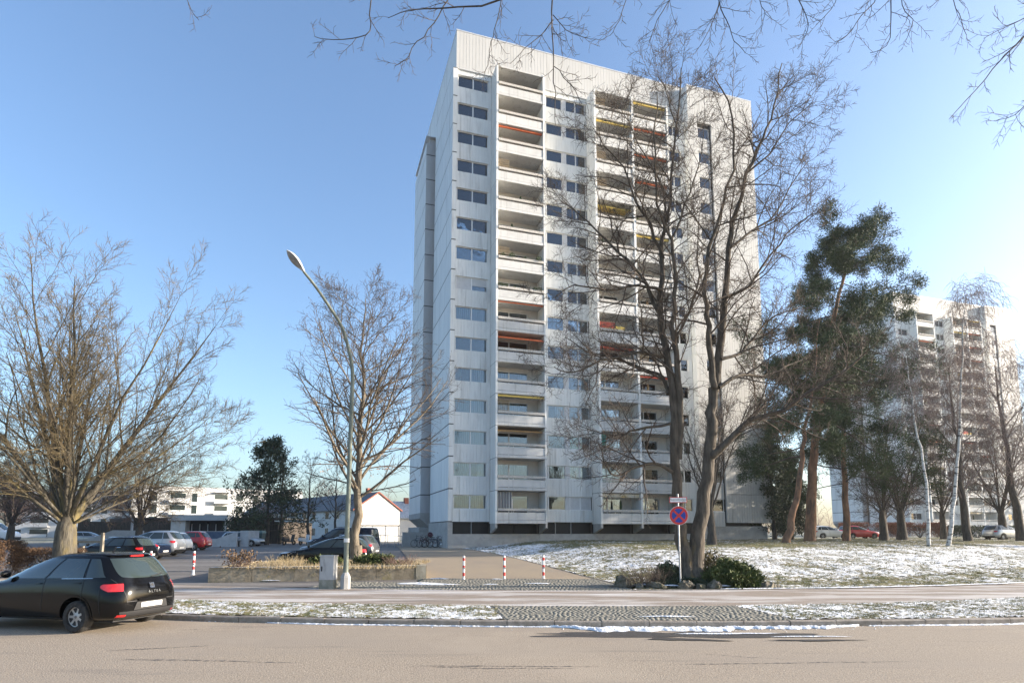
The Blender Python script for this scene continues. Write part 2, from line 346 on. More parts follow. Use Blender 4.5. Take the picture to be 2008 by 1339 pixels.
m_grit = mat('sand between setts', (.12,.112,.09), (.20,.19,.16), 12, .95, bump=.004)
setts('sett_crossing', ((-.16,6.08),(-.56,5.66)), lambda x: kerbY(x)+.16, lambda x: vergeY(x), .105, 5, m_grit, 'granite sett crossing between the two snowy verges')
setts('sett_apron', ((-6.9,4.0),(-6.9,3.2)), lambda x: walkY(x), lambda x: np.minimum(walkY(x)+4.55, np.where(np.asarray(x)<-3.5, walkY(x)+2.6, 60)), .12, 6, m_grit, 'granite sett apron in front of the striped bollards')
# kerb made of single stones
kerb = empty('kerb'); kerb['kind'] = 'structure'
x = -17.; rngk = random.Random(4); kb = {}
while x < 22:
    L_ = 1.0
    y = float(kerbY(x)); y2 = float(kerbY(x+L_*.97)); a = math.atan2(y2-y, L_*.97)
    v = rngk.randrange(4)
    if v not in kb:
        q = MB(); r = random.Random(v); e = .012
        poly = [(0,-.3),(.16,-.3),(.16,.118+r.uniform(-.004,.004)),(.03,.122+r.uniform(-.004,.004)),(.0,.10)]
        q.prism(poly,'x',.006,L_-.006); kb[v] = q.mesh('kerb_stone')
    o = add('kerb_stone', kb[v], m_kerb, kerb, (x, y, rngk.uniform(-.006,.006)), a+rngk.uniform(-.006,.006)); x += L_*math.cos(a)+.004
# pavement edging strip behind the walk, beside the lawn
edge = empty('edging'); edge['kind'] = 'structure'
q = MB().box(.004,.996,0,.06,-.2,.03); em = q.mesh('edging_stone')
x = 3.9
while x < 40:
    y = float(walkY(x)); y2 = float(walkY(x+1)); add('edging_stone', em, m_kerb, edge, (x, y-.03, g1(x,y)), math.atan2(y2-y,1)); x += math.cos(math.atan2(y2-y,1))
Yq = 20.6
while Yq < 50:
    x0 = float(edgeX(Yq)); x1 = float(edgeX(Yq+.96)); add('edging_stone', em, m_kerb, edge, (x0, Yq, g1(x0,Yq)-.005), math.atan2(.96,x1-x0)); Yq += .965
# painted bay lines on the parking lot
m_paint = mat('worn white road paint', (.55,.55,.53), (.30,.29,.27), 6, .8)
def paint(x0,y0,x1,y1,w=.12):
    d = Vector((x1-x0,y1-y0)).normalized(); nrm = Vector((-d.y,d.x))*w/2; q = MB(); n = 8
    q.grid(lambda a,b: (x0+(x1-x0)*a+nrm.x*(2*b-1), y0+(y1-y0)*a+nrm.y*(2*b-1), g1(x0+(x1-x0)*a,y0+(y1-y0)*a)-.022), n, 1)
    o = q.build('bay_line', m_paint); o['kind'] = 'structure'; return o
for i in range(4): paint(-17.2-1.4*i, 28.5+3.2*i, -12.6-1.4*i, 28.8+3.2*i)
# irregular flat patches lying on the road
def blob(name, cx, cy, rx, ry, m, z, seed, kind='stuff', n=60, amp=.35, hz=0.0, skew=0.0, gz=0.0):
    rng = np.random.default_rng(seed); ph = rng.uniform(0,6.28,9); am = rng.uniform(.3,1,9)/np.arange(1,10)**.7
    V=[]; F=[]; rings = 5
    for i in range(n):
        a = 2*math.pi*i/n; rr = 1+amp*sum(am[k]*math.sin((k+2)*a+ph[k]) for k in range(9))*.45; rr = max(.25,rr)
        for k in range(rings+1):
            f = k/rings; X = cx+rx*rr*f*math.cos(a); Y = cy+ry*rr*f*math.sin(a)+skew*(X-cx)
            zz = z + hz*(1-f**2)*(.7+.6*rng.random()) + (g1(X,Y) if gz else 0); V.append((X,Y,zz))
    for i in range(n):
        j=(i+1)%n
        for k in range(rings): F.append((i*(rings+1)+k, j*(rings+1)+k, j*(rings+1)+k+1, i*(rings+1)+k+1))
    o = add(name, np_mesh(name,V,F,True), m); o['kind'] = kind; return o
def snow_strip(name, x0, x1, off0, w, z, h, seed, f=kerbY, gz=None, m=None):
    rng = np.random.default_rng(seed); n = int((x1-x0)/.04); V=[]; F=[]; 
    s = np.linspace(0,1,n+1); nz = lambda sc: np.interp(s*(x1-x0)*sc, np.arange(int((x1-x0)*sc)+3), rng.normal(0,1,int((x1-x0)*sc)+3))
    env = np.minimum(1, np.minimum(s,1-s)*6); lo = -w*env*np.clip(.75+.22*nz(1.2)+.14*nz(5)+.08*nz(14),.05,1.6); hi = .02*nz(4)
    for i in range(n+1):
        X = x0+(x1-x0)*s[i]; Y = float(f(X))+off0
        for k,t in enumerate((0,.25,.5,.75,1)):
            yy = Y+hi[i]+(lo[i]-hi[i])*t; zz = z + (gz(X,yy) if gz else 0) + (h*(.5+.8*rng.random()) if 0<k<4 else 0); V.append((X,yy,zz))
    for i in range(n):
        for k in range(4): F.append((i*5+k,(i+1)*5+k,(i+1)*5+k+1,i*5+k+1))
    o = add(name, np_mesh(name,V,F,True), m or m_snow); o['kind']='stuff'; return o
snow_strip('snow', -5.4, 1.5, -.04, .07, .004, .02, 11)
snow_strip('snow', .8, 7.4, -.03, .55, .006, .035, 12)
snow_strip('snow', 7.6, 13., -.03, .10, .004, .02, 13)
snow_strip('snow', 6.8, 20, .03, .14, .03, .02, 14, walkY, g1)
for (cx,cy,rx,ry,sd,sk) in [(1.9,12.0,1.5,.30,21,-.02),(4.3,11.95,1.4,.36,22,.02),(3.2,11.45,.55,.14,24,-.1),(5.6,11.35,.7,.08,25,0)]:
    blob('wet_patch', cx,cy,rx,ry,m_wet,.004+.0022*(sd-21),sd,'structure',200,.62,skew=sk)
blob('snow', 4.2,12.05,1.0,.05,m_snow,.016,31,amp=.9,hz=.012); blob('snow', 5.7,11.72,.6,.04,m_snow,.016,32,amp=.9,hz=.012)
for (cx,cy,rx,ry,sd,sk,hz) in [(-3.3,21.9,.75,.32,33,.05,.04),(-2.6,21.5,.6,.12,34,0,.03),(-2.9,24.1,.3,.12,35,0,.03),(-.75,21.6,.22,.07,36,0,.02),(1.0,22.0,.45,.10,37,0,.02),(-.6,23.9,.2,.06,38,0,.02),(3.4,13.5,.55,.05,39,0,.02),(-9.3,23.3,.5,.1,40,0,.02)]:
    blob('snow', cx,cy,rx,ry,m_snow,.022,sd,amp=.8,hz=hz,gz=1,skew=sk)
m_tar = mat('old tar crack', (.085,.075,.065), (.15,.13,.11), 9, .8)
def crack(x0,y0,x1,y1,w,seed):
    rng = np.random.default_rng(seed); n = 90; q = []; F=[]
    yy = np.cumsum(rng.normal(0,.006,n+1)); 
    for i in range(n+1):
        a=i/n; X=x0+(x1-x0)*a; Y=y0+(y1-y0)*a+yy[i]; ww = w*max(0.02,abs(rng.normal(.2,.55)))*(1-abs(2*a-1)**4); q += [(X,Y-ww,.003),(X,Y+ww,.003)]
        if i<n: F.append((2*i,2*i+2,2*i+3,2*i+1))
    o = add('tar_crack', np_mesh('tar_crack',q,F), m_tar); o['kind']='structure'
for c in [(-1.6,9.25,1.35,9.25,.035,1),(2.3,9.35,6.2,9.55,.032,2),(-6.2,9.75,-3.2,9.5,.035,3),(-6.9,10.4,-5.3,10.9,.045,4),(-1.2,9.18,1.0,9.2,.03,7),(3.0,10.2,4.4,9.8,.012,5),(-7.0,12.5,-5.0,12.9,.014,6)]: crack(*c)
# grass blades standing out of the thin snow (uncountable)
def blades(name, X, Y, h0, h1, w, m, seed, z=G, lift=0.0):
    rng = np.random.default_rng(seed); n = len(X); Z = z(X,Y)+lift
    a = rng.uniform(0,2*np.pi,n); le = rng.uniform(0,1.1,n); h = rng.uniform(h0,h1,n); b = rng.uniform(0,2*np.pi,n)
    base = np.stack([X,Y,Z-.01],1); tip = base+np.stack([np.cos(b)*np.sin(le)*h,np.sin(b)*np.sin(le)*h,np.cos(le)*h+.01],1)
    s = np.stack([np.cos(a)*w,np.sin(a)*w,np.zeros(n)],1)
    V = np.stack([base-s,base+s,tip],1).reshape(-1,3); F = np.arange(3*n).reshape(-1,3)
    o = add(name, np_mesh(name,V,F), m); o['kind']='stuff'; return o
m_blade = surface_mat('grass blades', (.17,.155,.065), [(7,U,.42,.58,(.085,.11,.035),.9),(3,U,.5,.62,(.28,.235,.12),.8),(9,U,.60,.66,(.76,.77,.79),.8)], .8)
rg = np.random.default_rng(77)
def scat(n, x0, x1, fa, fb):
    X = rg.uniform(x0,x1,n); t = rg.uniform(0,1,n); return X, fa(X)+(fb(X)-fa(X))*t
def clump(X, Y, s, k):
    """keep blades only where a pseudo random field is high, so that tufts stand in patches"""
    f = np.sin(X*s+1.7*np.sin(Y*s*.7))+np.sin(Y*s*1.3+1.3*np.sin(X*s*.8+2))+.8*np.sin((X+Y)*s*2.1)+.8*np.sin((X-1.3*Y)*s*2.9)
    return f > k
X,Y = scat(75000,-15,-.35,lambda x:kerbY(x)+.17,lambda x:vergeY(x)); ok = clump(X,Y,5,.1); blades('grass', X[ok],Y[ok],.02,.065,.006,m_blade,1)
X,Y = scat(65000,6.0,19,lambda x:kerbY(x)+.17,lambda x:vergeY(x)); ok = clump(X,Y,5,.1); blades('grass', X[ok],Y[ok],.02,.065,.006,m_blade,2)
X = rg.uniform(-3,34,220000); Y = 19.7+rg.uniform(0,1,220000)**1.2*24; ok = (Y>walkY(X)+.05)&(X>edgeX(np.clip(Y,20.4,51))+.05)&clump(X,Y,3.1,.35)
blades('grass', X[ok],Y[ok],.03,.11,.010,m_blade,3)
# crumbs of frozen snow along the kerb
def crumbs(name, X, Y, Z, smin, smax, m, seed):
    r = np.random.default_rng(seed); n=len(X); o = np.array([(1,0,0),(-1,0,0),(0,1,0),(0,-1,0),(0,0,1),(0,0,-1)],float); S = r.uniform(smin,smax,n)**1.0
    V = (np.stack([X,Y,Z],1)[:,None,:] + o[None]*S[:,None,None]*r.uniform(.5,1.3,(n,6,1))*np.array([1.3,1,.7])).reshape(-1,3)
    f = np.array([(0,2,4),(2,1,4),(1,3,4),(3,0,4),(2,0,5),(1,2,5),(3,1,5),(0,3,5)]); F = (f[None]+6*np.arange(n)[:,None,None]).reshape(-1,3)
    q = add(name, np_mesh(name,V,F), m); q['kind']='stuff'; return q
X = rg.normal(4.2,2.0,260); dY = np.abs(rg.normal(0,.22,260)); Y = kerbY(X)-.05-dY; crumbs('snow_crumbs', X, Y, .006+0*X, .004, .022, m_snow, 5)
X = rg.uniform(-7.3,19,260); Y = kerbY(X)-.03-np.abs(rg.normal(0,.04,260)); crumbs('snow_crumbs', X, Y, .006+0*X, .004, .016, m_snow, 6)
# ------------------------------------------------------------------ tall apartment tower
ST = 2.8; ZB = 2.85; NS = 15; TOP = ZB+ST*NS; YAW = R(17.862)
CACHE = {}
def grooved(t0, t1, nf, th, z0, z1, pitch=.30, gd=.022, gw=.026):
    key = ('g',round(t1-t0,3),round(th,3),round(z1-z0,3),pitch)
    if key in CACHE: return CACHE[key]
    L = t1-t0; H = z1-z0; n = max(1,int(round(L/pitch))); p = L/n; prof = [(0,0)]
    for i in range(1,n): c = i*p; prof += [(c-gw/2,0),(c-gw/2,gd),(c+gw/2,gd),(c+gw/2,0)]
    prof += [(L,0),(L,th),(0,th)]
    q = MB(); q.prism(prof,'z',0,H); CACHE[key] = q.mesh('panel'); return CACHE[key]
def panel(name, root, t0,t1,nf,z0,z1, m=None, th=.30, pitch=.30, side=None):
    me = grooved(t0,t1,nf,th,z0,z1,pitch)
    if side is None: return add(name, me, m or m_clad, root, (t0,nf,z0))
    # side panel facing -x at x=side, spanning n from t0 to t1
    return add(name, me, m or m_cladside, root, (side, t1, z0), -math.pi/2)
def cbox(name, key, root, m, loc, *b):
    if key not in CACHE: CACHE[key] = MB().box(*b).mesh(name)
    return add(name, CACHE[key], m, root, loc)
def curtain_mesh(w, h, seed):
    key = ('c',round(w,2),round(h,2),seed%3)
    if key in CACHE: return CACHE[key]
    q = MB(); ph = seed%3; n = max(8,int(w*22))
    q.grid(lambda a,b: (a*w, .025*math.sin(a*w*34+ph)+.012*math.sin(a*w*11+2*ph), b*h), n, 1); CACHE[key] = q.mesh('curtain', True, False); return CACHE[key]
rw = random.Random(12)
def window(root, t0,t1,n,z0,z1,splits, z, style=None, name='window'):
    """frame with casements between the splits, each with its own pane; curtains or shutters behind"""
    key = ('w',round(t1-t0,3),round(z1-z0,3),tuple(splits)); fw = .055
    if key not in CACHE:
        q = MB(); W = t1-t0; H = z1-z0; d = .09
        q.box(0,W,0,d,0,fw); q.box(0,W,0,d,H-fw,H); q.box(-.02,W+.02,-.07,0,-.035,.0)
        xs = [0]+list(splits)+[W]
        for i,xx in enumerate(xs):
            a = max(0,xx-fw*(1 if 0<i<len(xs)-1 else 0)); a = 0 if i==0 else (W-fw if i==len(xs)-1 else xx-fw*.9)
            b = fw if i==0 else (W if i==len(xs)-1 else xx+fw*.9)
            q.box(a,b,.0,d,fw,H-fw)
        CACHE[key] = q.mesh('window')
    o = add(name, CACHE[key], m_frame, root, (t0,n,z+z0))
    W = t1-t0; H = z1-z0; xs = [0]+list(splits)+[W]
    st = style if style is not None else rw.choice(['sheer','sheer','sheer','half','half','grey','dark','dark','dark','part'])
    for i in range(len(xs)-1):
        a = xs[i]+(fw if i==0 else fw*.9); b = xs[i+1]-(fw if i==len(xs)-2 else fw*.9); w = b-a; h = H-2*fw
        k2 = ('p',round(w,3),round(h,3))
        if k2 not in CACHE: CACHE[k2] = MB().box(0,w,0,.012,0,h).mesh('pane')
        add('pane', CACHE[k2], m_glass, o, (a,.045,fw))
        s = st
        if s == 'half': s = 'sheer' if (i%2==0) == (rw.random()<.5) else 'dark'
        if s in ('sheer','grey','violet','green'):
            full = rw.random()<.7; cw = w if full else w*rw.uniform(.35,.7); off = 0 if rw.random()<.5 else w-cw
            add('curtain', curtain_mesh(round(cw,1) if not full else cw,h,rw.randrange(9)), {'sheer':m_curt,'grey':m_curt2,'violet':m_curt3,'green':m_curt4}[s], o, (a+off,.17,fw))
        elif s == 'part':
            ch = h*rw.uniform(.3,.6); add('curtain', curtain_mesh(w,round(ch,1),rw.randrange(9)), m_curt, o, (a,.17,fw+h-round(ch,1)))
        elif s == 'shut' or (s=='shuthalf' and i==1):
            f = 1.0 if s=='shut' else .62
            k3 = ('s',round(w,3),round(h*f,3))
            if k3 not in CACHE:
                q = MB(); ns = int(h*f/.06)
                for r_ in range(ns): q.box(0,w,.004,.03,h*f*r_/ns,h*f*(r_+.88)/ns)
                q.box(0,w,.012,.03,0,h*f); CACHE[k3] = q.mesh('roller_shutter')
            add('roller_shutter', CACHE[k3], m_shut, o, (a,.0,fw+h*(1-f)))
        elif s=='shuthalf':
            k3 = ('s',round(w,3),round(h,3))
            if k3 not in CACHE:
                q = MB(); ns = int(h/.06)
                for r_ in range(ns): q.box(0,w,.004,.03,h*r_/ns,h*(r_+.88)/ns)
                q.box(0,w,.012,.03,0,h); CACHE[k3] = q.mesh('roller_shutter')
            add('roller_shutter', CACHE[k3], m_shut, o, (a,.0,fw))
    return o
def tuft_mesh(name, seed, w, n, h, rnd=.05, up=1.0, leaf=.03):
    """a row of small blades, used for planter vegetation"""
    r = np.random.default_rng(seed); X = r.uniform(0,w,n); Yv = r.normal(0,rnd,n); le = r.uniform(0,1.2,n)*(1.2-up*.4); b = r.uniform(0,6.28,n); hh = h*r.uniform(.3,1,n)
    base = np.stack([X,Yv,np.zeros(n)],1); tip = base+np.stack([np.cos(b)*np.sin(le)*hh,np.sin(b)*np.sin(le)*hh,np.cos(le)*hh],1); a = r.uniform(0,6.28,n)
    s = np.stack([np.cos(a),np.sin(a),np.zeros(n)],1)*leaf*.5; mid=(base+tip)/2
    V = np.stack([base,mid-s,tip,mid+s],1).reshape(-1,3); return np_mesh(name, V, np.arange(4*n).reshape(-1,4))
def ball_mesh(name, seed, r, n, leaf):
    g = np.random.default_rng(seed); d = g.normal(0,1,(n,3)); d /= np.linalg.norm(d,axis=1)[:,None]; p = d*r*g.uniform(.55,1.05,n)[:,None]
    a = g.normal(0,1,(n,3)); b = g.normal(0,1,(n,3)); a = a/np.linalg.norm(a,axis=1)[:,None]*leaf; b = b/np.linalg.norm(b,axis=1)[:,None]*leaf*.6
    V = np.stack([p-a,p-b,p+a,p+b],1).reshape(-1,3); return np_mesh(name, V, np.arange(4*n).reshape(-1,4))
TUFT = [tuft_mesh('dry_plant', i, 3.4, 130, .16) for i in range(3)]; GREENB = [ball_mesh('green_plant', i, .27, 260, .05) for i in range(2)]
LOWT = [tuft_mesh('low_plant', 10+i, 3.4, 90, .10, leaf=.05) for i in range(2)]
# stack name -> (t0, t1); row counted from the top storey = 0
STACKS = {'A': (3.90,8.25), 'B': (13.74,17.61), 'C': (17.84,21.60)}
AWNS = {('A',2):('orange','roll'),('A',8):('orange','thin'),('A',9):('orange','out'),('A',11):('yellow','roll'),('A',12):('brown','half'),
        ('B',1):('yellow','roll'),('B',4):('yellow','half'),('B',9):('red','half'),('B',14):('stripe','val'),
        ('C',0):('yellow','roll'),('C',1):('orange','roll'),('C',2):('orange','roll'),('C',3):('orange','roll'),('C',5):('yellow','roll'),('C',10):('red','roll')}
def balcony(root, stk, k):
    t0,t1 = STACKS[stk]; W = t1-t0; z = ZB+ST*k; row = NS-1-k
    key = ('bal',stk)
    if key not in CACHE:
        q = MB(); q.box(0,W,-1.50,.22,-.17,-.02); q.box(.0,W,-1.58,-1.50,-.15,.09); CACHE[key] = q.mesh('balcony')
        q = MB(); q.box(.01,W-.01,-1.555,-1.485,.125,.78); CACHE['par'+stk] = q.mesh('parapet')
        q = MB(); n = 3
        for i in range(n+1): xx = .02+(W-.1)*i/n; q.box(xx,xx+.05,-1.47,-1.43,-.02,.95)
        CACHE['pst'+stk] = q.mesh('parapet_posts')
        q = MB(); a,b_,c,d = -1.66,-1.30,.90,1.12
        q.box(.03,W-.03,a,b_,c,c+.04); q.box(.03,W-.03,a,a+.05,c+.04,d); q.box(.03,W-.03,b_-.05,b_,c+.04,d); q.box(.03,.08,a+.05,b_-.05,c+.04,d); q.box(W-.08,W-.03,a+.05,b_-.05,c+.04,d)
        q.box(.08,W-.08,a+.05,b_-.05,c+.04,d-.04); CACHE['pl'+stk] = q.mesh('planter_box')
        q = MB(); q.box(W-.95,W,.22,.40,-.02,2.63); q.box(0,W-.95,.22,.40,2.3,2.63); q.box(0,W-.95,.22,.40,-.02,.12); CACHE['bw'+stk] = q.mesh('back_wall')
    o = add('balcony', CACHE[key], m_white, root, (t0,0,z))
    add('parapet', CACHE['par'+stk], m_white, o); add('parapet_post', CACHE['pst'+stk], m_cap, o)['kind'] = 'stuff'
    add('planter_box', CACHE['pl'+stk], m_plant_box, o); add('back_wall', CACHE['bw'+stk], m_beige, o)
    window(o, .02, W-.97, .24, .12, 2.3, [ (W-.99)*.47 ], 0, style=rw.choice(['sheer','sheer','grey','dark','dark','half']), name='balcony_door')
    v = rw.random()
    if v < .55: add('dry_plant', rw.choice(TUFT), m_dry, o, (.15,-1.48,1.07))
    elif v < .75: add('low_plant', rw.choice(LOWT), m_ever, o, (.15,-1.48,1.07))
    if (stk,row) in (('A',6),):
        for xx,s in ((.5,.8),(1.3,1.15),(2.6,.55),(3.9,1.2)): p = add('green_plant', GREENB[0], m_ever, o, (xx,-1.48,1.25)); p.scale=(s,s,s)
    if (stk,row) in (('A',7),):
        for xx,s in ((.3,1.0),(.75,.9),(1.6,.5),(3.5,.9),(3.95,1.1)): p = add('green_plant', GREENB[1], m_ever, o, (xx,-1.50,1.22)); p.scale=(s,s,s*.9)
    if (stk,row)==('A',0):
        for i in range(5): p = add('pot_plant', GREENB[i%2], m_dry, o, (.7+.75*i,-1.48,1.2)); p.scale=(.35,.35,.45)
    v = rw.random(); xx = rw.uniform(.5,W-1.4)
    if v < .22:
        q = MB().tube([(xx,-.6,.0),(xx,-.6,2.0)],.025,6); q.lathe([(.02,2.05),(.10,1.9),(.13,1.3),(.05,1.05)],'z',8,(xx,-.6,0)); q.build('folded_parasol', rw.choice([m_curt,AWN['brown'],m_ever]), o)
    elif v < .42: MB().box(xx,xx+.7,-.15,.15,0,rw.uniform(1.3,1.8)).build('cupboard', rw.choice([m_beige,m_curt2,AWN['brown'],m_white]), o)
    elif v < .62:
        q = MB(); [q.box(xx+d,xx+d+.45,-.75,-.70,.45,1.32) for d in (0,.7)]; q.box(xx,xx+1.15,-.74,-.3,.42,.45); q.build('chair_back', rw.choice([m_curt2,m_white,AWN['brown']]), o)
    elif v < .74:
        q = MB(); n_ = 9
        for i_ in range(n_): q.box(.1+.12*i_,.13+.12*i_,-1.38,-1.36,.95,2.1)
        for i_ in range(6): q.box(.08,1.1,-1.40,-1.38,1.0+.2*i_,1.03+.2*i_)
        q.build('trellis', m_dry, o)
    if (stk,row)==('B',8):
        q = MB().grid(lambda a,b:(.1+1.6*a,-1.42+.03*math.sin(9*a),.95+.85*b),12,2); q.build('red_banner', m_redb, o)
        q = MB().grid(lambda a,b:(1.75+1.0*a,-1.43+.03*math.sin(9*a),1.0+.5*b),10,2); q.build('yellow_banner', AWN['yellow'], o)
        q = MB().grid(lambda a,b:(.6+1.2*a,-1.46+.02*math.sin(9*a),.92+.32*b),10,2); q.build('yellow_banner', AWN['yellow'], o)
    if (stk,row)==('B',12):
        q = MB().grid(lambda a,b:(.02+.55*a,-1.35+.07*math.sin(16*a),.2+2.3*b),16,2); q.build('green_drape', mat('green drape',(.05,.24,.20),(.10,.33,.28),6,.9), o)
    if (stk,row)==('A',14):
        q = MB(); 
        for i in range(11): q.grid(lambda a,b,i=i:(.03+.125*i+.062*a,-1.2+.05*math.sin((i*2+a)*1.7),.9+1.65*b),2,4)
        q.build('striped_drape', mat('dark drape stripe',(.10,.10,.11),rough=.9), o)
        MB().grid(lambda a,b:(.02+1.4*a,-1.19+.05*math.sin(a*22*1.7),.9+1.65*b),30,3).build('pale_drape', m_white, o)
    aw = AWNS.get((stk,row))
    if aw:
        mm = m_strp if aw[1]=='val' and aw[0]=='stripe' else AWN.get(aw[0], AWN['brown']); q = MB()
        if aw[1]=='roll': q.box(.05,W-.05,-1.42,-1.26,2.42,2.56)
        elif aw[1]=='thin': q.box(.05,W-.05,-1.46,-1.38,2.50,2.58)
        elif aw[1]=='half': q.box(.05,W-.05,.0,.12,2.45,2.55); q.prism([(-1.1,2.30),(-1.1,2.33),(.0,2.53),(.0,2.50)],'x',.06,W-.06); q.box(.06,W-.06,-1.13,-1.1,2.20,2.33)
        elif aw[1]=='out': q.prism([(-1.5,2.12),(-1.5,2.15),(.1,2.6),(.1,2.57)],'x',.06,W-.06); q.box(.06,W-.06,-1.53,-1.50,2.0,2.15)
        else:
            n = 28
            for i in range(n): q.box(.05+(W-.1)*i/n,.05+(W-.1)*(i+.72)/n,-1.40,-1.38,2.22+.03*(i%2),2.55)
        q.build('awning', mm, o)
def make_tower():
    root = empty('apartment_tower', (-5.439,50.815,0), YAW)
    # inner core keeps daylight out of the building
    MB().box(.46,32.75,.72,17.0,.0,TOP+.1).build('core', m_core, root)
    col1w = {0:'part',1:'sheer',2:'dark',3:'dark',4:'violet',5:'part',6:'dark',7:'shuthalf',8:'sheer',9:'half',10:'grey',11:'sheer',12:'sheer',13:'sheer',14:'grey'}
    for k in range(NS):
        z = ZB+ST*k; row = NS-1-k; lo = z if k==0 else z-.49
        # column 1
        panel('spandrel_panel', root, .44,3.70,.12,lo,z+1.09)
        window(root, .50,3.42,.26,1.09,2.31,[1.46],z,col1w[row])
        cbox('reveal_panel','rev1',root,m_clad,(3.42,.14,z+1.055),0,.28,0,.2,0,1.255)
        panel('corner_panel', root, 0.004,.42,0.0,z+.05,z+ST-.05, m_clad, .44, pitch=.5)
        panel('side_panel', root, .006,8.70,0,z+.05,z+ST-.05, m_cladside, .40, .62, side=-.002)
        cbox('joint_strip','js1',root,m_joint,(.012,.02,z+ST),0,.06,0,8.66,-.058,.058); cbox('joint_strip','js2',root,m_joint,(.02,.015,z+ST),0,.38,0,.05,-.058,.058)
        if k: cbox('joint_strip','js3',root,m_joint,(-.835,9.52,z),0,.05,0,7.6,-.058,.058); cbox('joint_strip','js4',root,m_joint,(-.83,9.515,z),0,1.2,0,.05,-.058,.058)
        # column 3
        panel('spandrel_panel', root, 8.45,13.52,.12,lo,z+1.09)
        window(root, 8.50,10.93,.26,1.09,2.31,[.75],z)
        s2 = 'green' if row==12 else ('shut' if row==14 else None)
        window(root, 11.32,13.44,.26,1.09,2.31,[1.05],z,s2)
        cbox('reveal_panel','rev2',root,m_shut,(10.94,.22,z+1.055),0,.37,0,.14,0,1.255)
        # recessed column between balconies and end block
        panel('spandrel_panel', root, 21.82,24.83,.12,lo,z+1.09)
        window(root, 22.75,24.40,.26,1.09,2.31,[.8],z)
        cbox('reveal_panel','rev3',root,m_clad,(21.82,.14,z+1.055),0,.93,0,.2,0,1.255)
        cbox('reveal_panel','rev4',root,m_clad,(24.40,.14,z+1.055),0,.43,0,.2,0,1.255)
        # end block
        panel('block_panel', root, 24.856,25.96,-.60,z+.018,z+ST-.018, m_attic, .3, .36)
        panel('block_panel', root, 27.70,33.02,-.60,z+.018,z+ST-.018, m_attic, .3, .30)
        panel('block_side_panel', root, -.595,.118,0,z+.010,z+ST-.010, m_cladside, .28, .36, side=24.852)
        panel('spandrel_panel', root, 25.98,27.52,-.48,z-.49 if k else z-.35,z+1.05, m_attic, .3)
        if row>=1 or True: window(root, 26.12,27.50,-.40,1.09,2.31,[],z, 'part' if row==14 else ('sheer' if rw.random()<.4 else 'dark'))
        cbox('reveal_panel','rev5',root,m_dark,(27.52,-.42,z-.0),0,.17,0,.3,0,ST)
        cbox('block_end_panel','bend',root,m_cladside,(33.0,-.3,z+.01),0,.02,.0,17.2,0,ST-.02)
        # stair wing at the back
        panel('wing_panel', root, -.85,.42,9.5,z+1.0 if k==0 else z+.052,z+ST-.052 if row else z+1.3, m_clad_shade, .3, .32)
        panel('wing_side_panel', root, 9.502,17.2,0,z+1.0 if k==0 else z+.052,z+ST-.052 if row else z+1.3, m_cladside, .3, .62, side=-.852)
        for s in STACKS: balcony(root, s, k)
        # blade walls beside the balconies, one piece per storey
        for i,(a,b) in enumerate(((3.72,3.895),(8.255,8.43),(13.54,13.735),(17.615,17.835),(21.605,21.80))):
            cbox('blade_wall',('bl',i),root,m_clad,(a,0,z),0,b-a,-1.60,.30,-.16,ST-.20)
            if k < NS-1: cbox('blade_joint',('bj',i),root,m_joint,(a,0,z+ST),.012,b-a-.012,-1.585,.29,-.20,-.16)
    # lintel bands over the top windows
    for (a,b) in ((.44,3.70),(8.45,13.52),(21.82,24.83)): panel('lintel_panel', root, a,b,.12,TOP-.49,TOP)
    # balcony roofs and blade heads
    for s,(a,b) in STACKS.items(): MB().box(a,b,-1.56,.25,TOP-.17,TOP-.03).build('balcony_roof', m_white, root)
    for (a,b) in ((3.72,3.895),(8.255,8.43),(13.54,13.735),(17.615,17.835),(21.605,21.80)):
        MB().box(a,b,-1.60,.30,TOP-.20,TOP+.02).build('blade_head', m_clad, root)
        MB().prism([(-1.6,2.69),(.02,2.69),(.02,1.86),(-.10,1.86),(-1.6,2.30)],'x',a+.001,b-.001).build('bracket', m_conc, root)
        if a<4 or 13<a<14: MB().tube([(a+.1,-1.5,TOP-.05),(a+1.0,-2.1,TOP+.45)],.025,5).build('awning_bar', m_cap, root)
    # strip cap, attic, roof edge
    MB().box(.0,33.0,-.0,.35,TOP,TOP+.012).build('ledge', m_cap, root)
    for i in range(8):
        a = .35+25.0*i/8; b = .35+25.0*(i+1)/8
        panel('attic_panel', root, a+.004,b-.004,.35,TOP+.012,49.05, m_attic, .3, .30)
    panel('attic_side_panel', root, .352,17.0,0,TOP+.012,49.05, m_cladside, .3, .62, side=.352)
    panel('block_attic_panel', root, 24.856,33.02,-.60,TOP+.004,48.75, m_attic, .3, .30)
    panel('block_side_panel', root, -.595,.345,0,TOP+.004,48.75, m_cladside, .28, .36, side=24.852)
    MB().box(33.0,33.02,-.3,17,TOP,48.75).build('block_end_panel', m_cladside, root)
    MB().box(.32,25.36,.32,17.0,49.05,49.14).build('roof_cap', m_cap, root)
    MB().box(24.84,33.04,-.62,17.0,48.75,48.84).build('roof_cap', m_cap, root)
    MB().box(.36,25.3,.6,16.9,TOP,49.0).build('attic_core', m_conc, root); MB().box(25.2,32.9,-.3,16.9,ZB,48.7).build('block_core', m_core, root)
    MB().box(-.5,.5,9.8,17.1,3.9,44.3).build('wing_core', m_clad_shade, root); MB().box(-.88,.35,9.47,17.2,44.15,44.22).build('wing_cap', m_cap, root)
    MB().prism([(-.85,3.85),(.40,3.85),(.40,2.5),(.1,2.5),(-.85,3.3)],'y',9.5,17.1).build('wing_bracket', m_conc, root)
    # plinth of concrete panels below a dark band of basement windows
    xs = [.02,3.74,8.3,11.4,13.6,17.7,21.7,24.9]
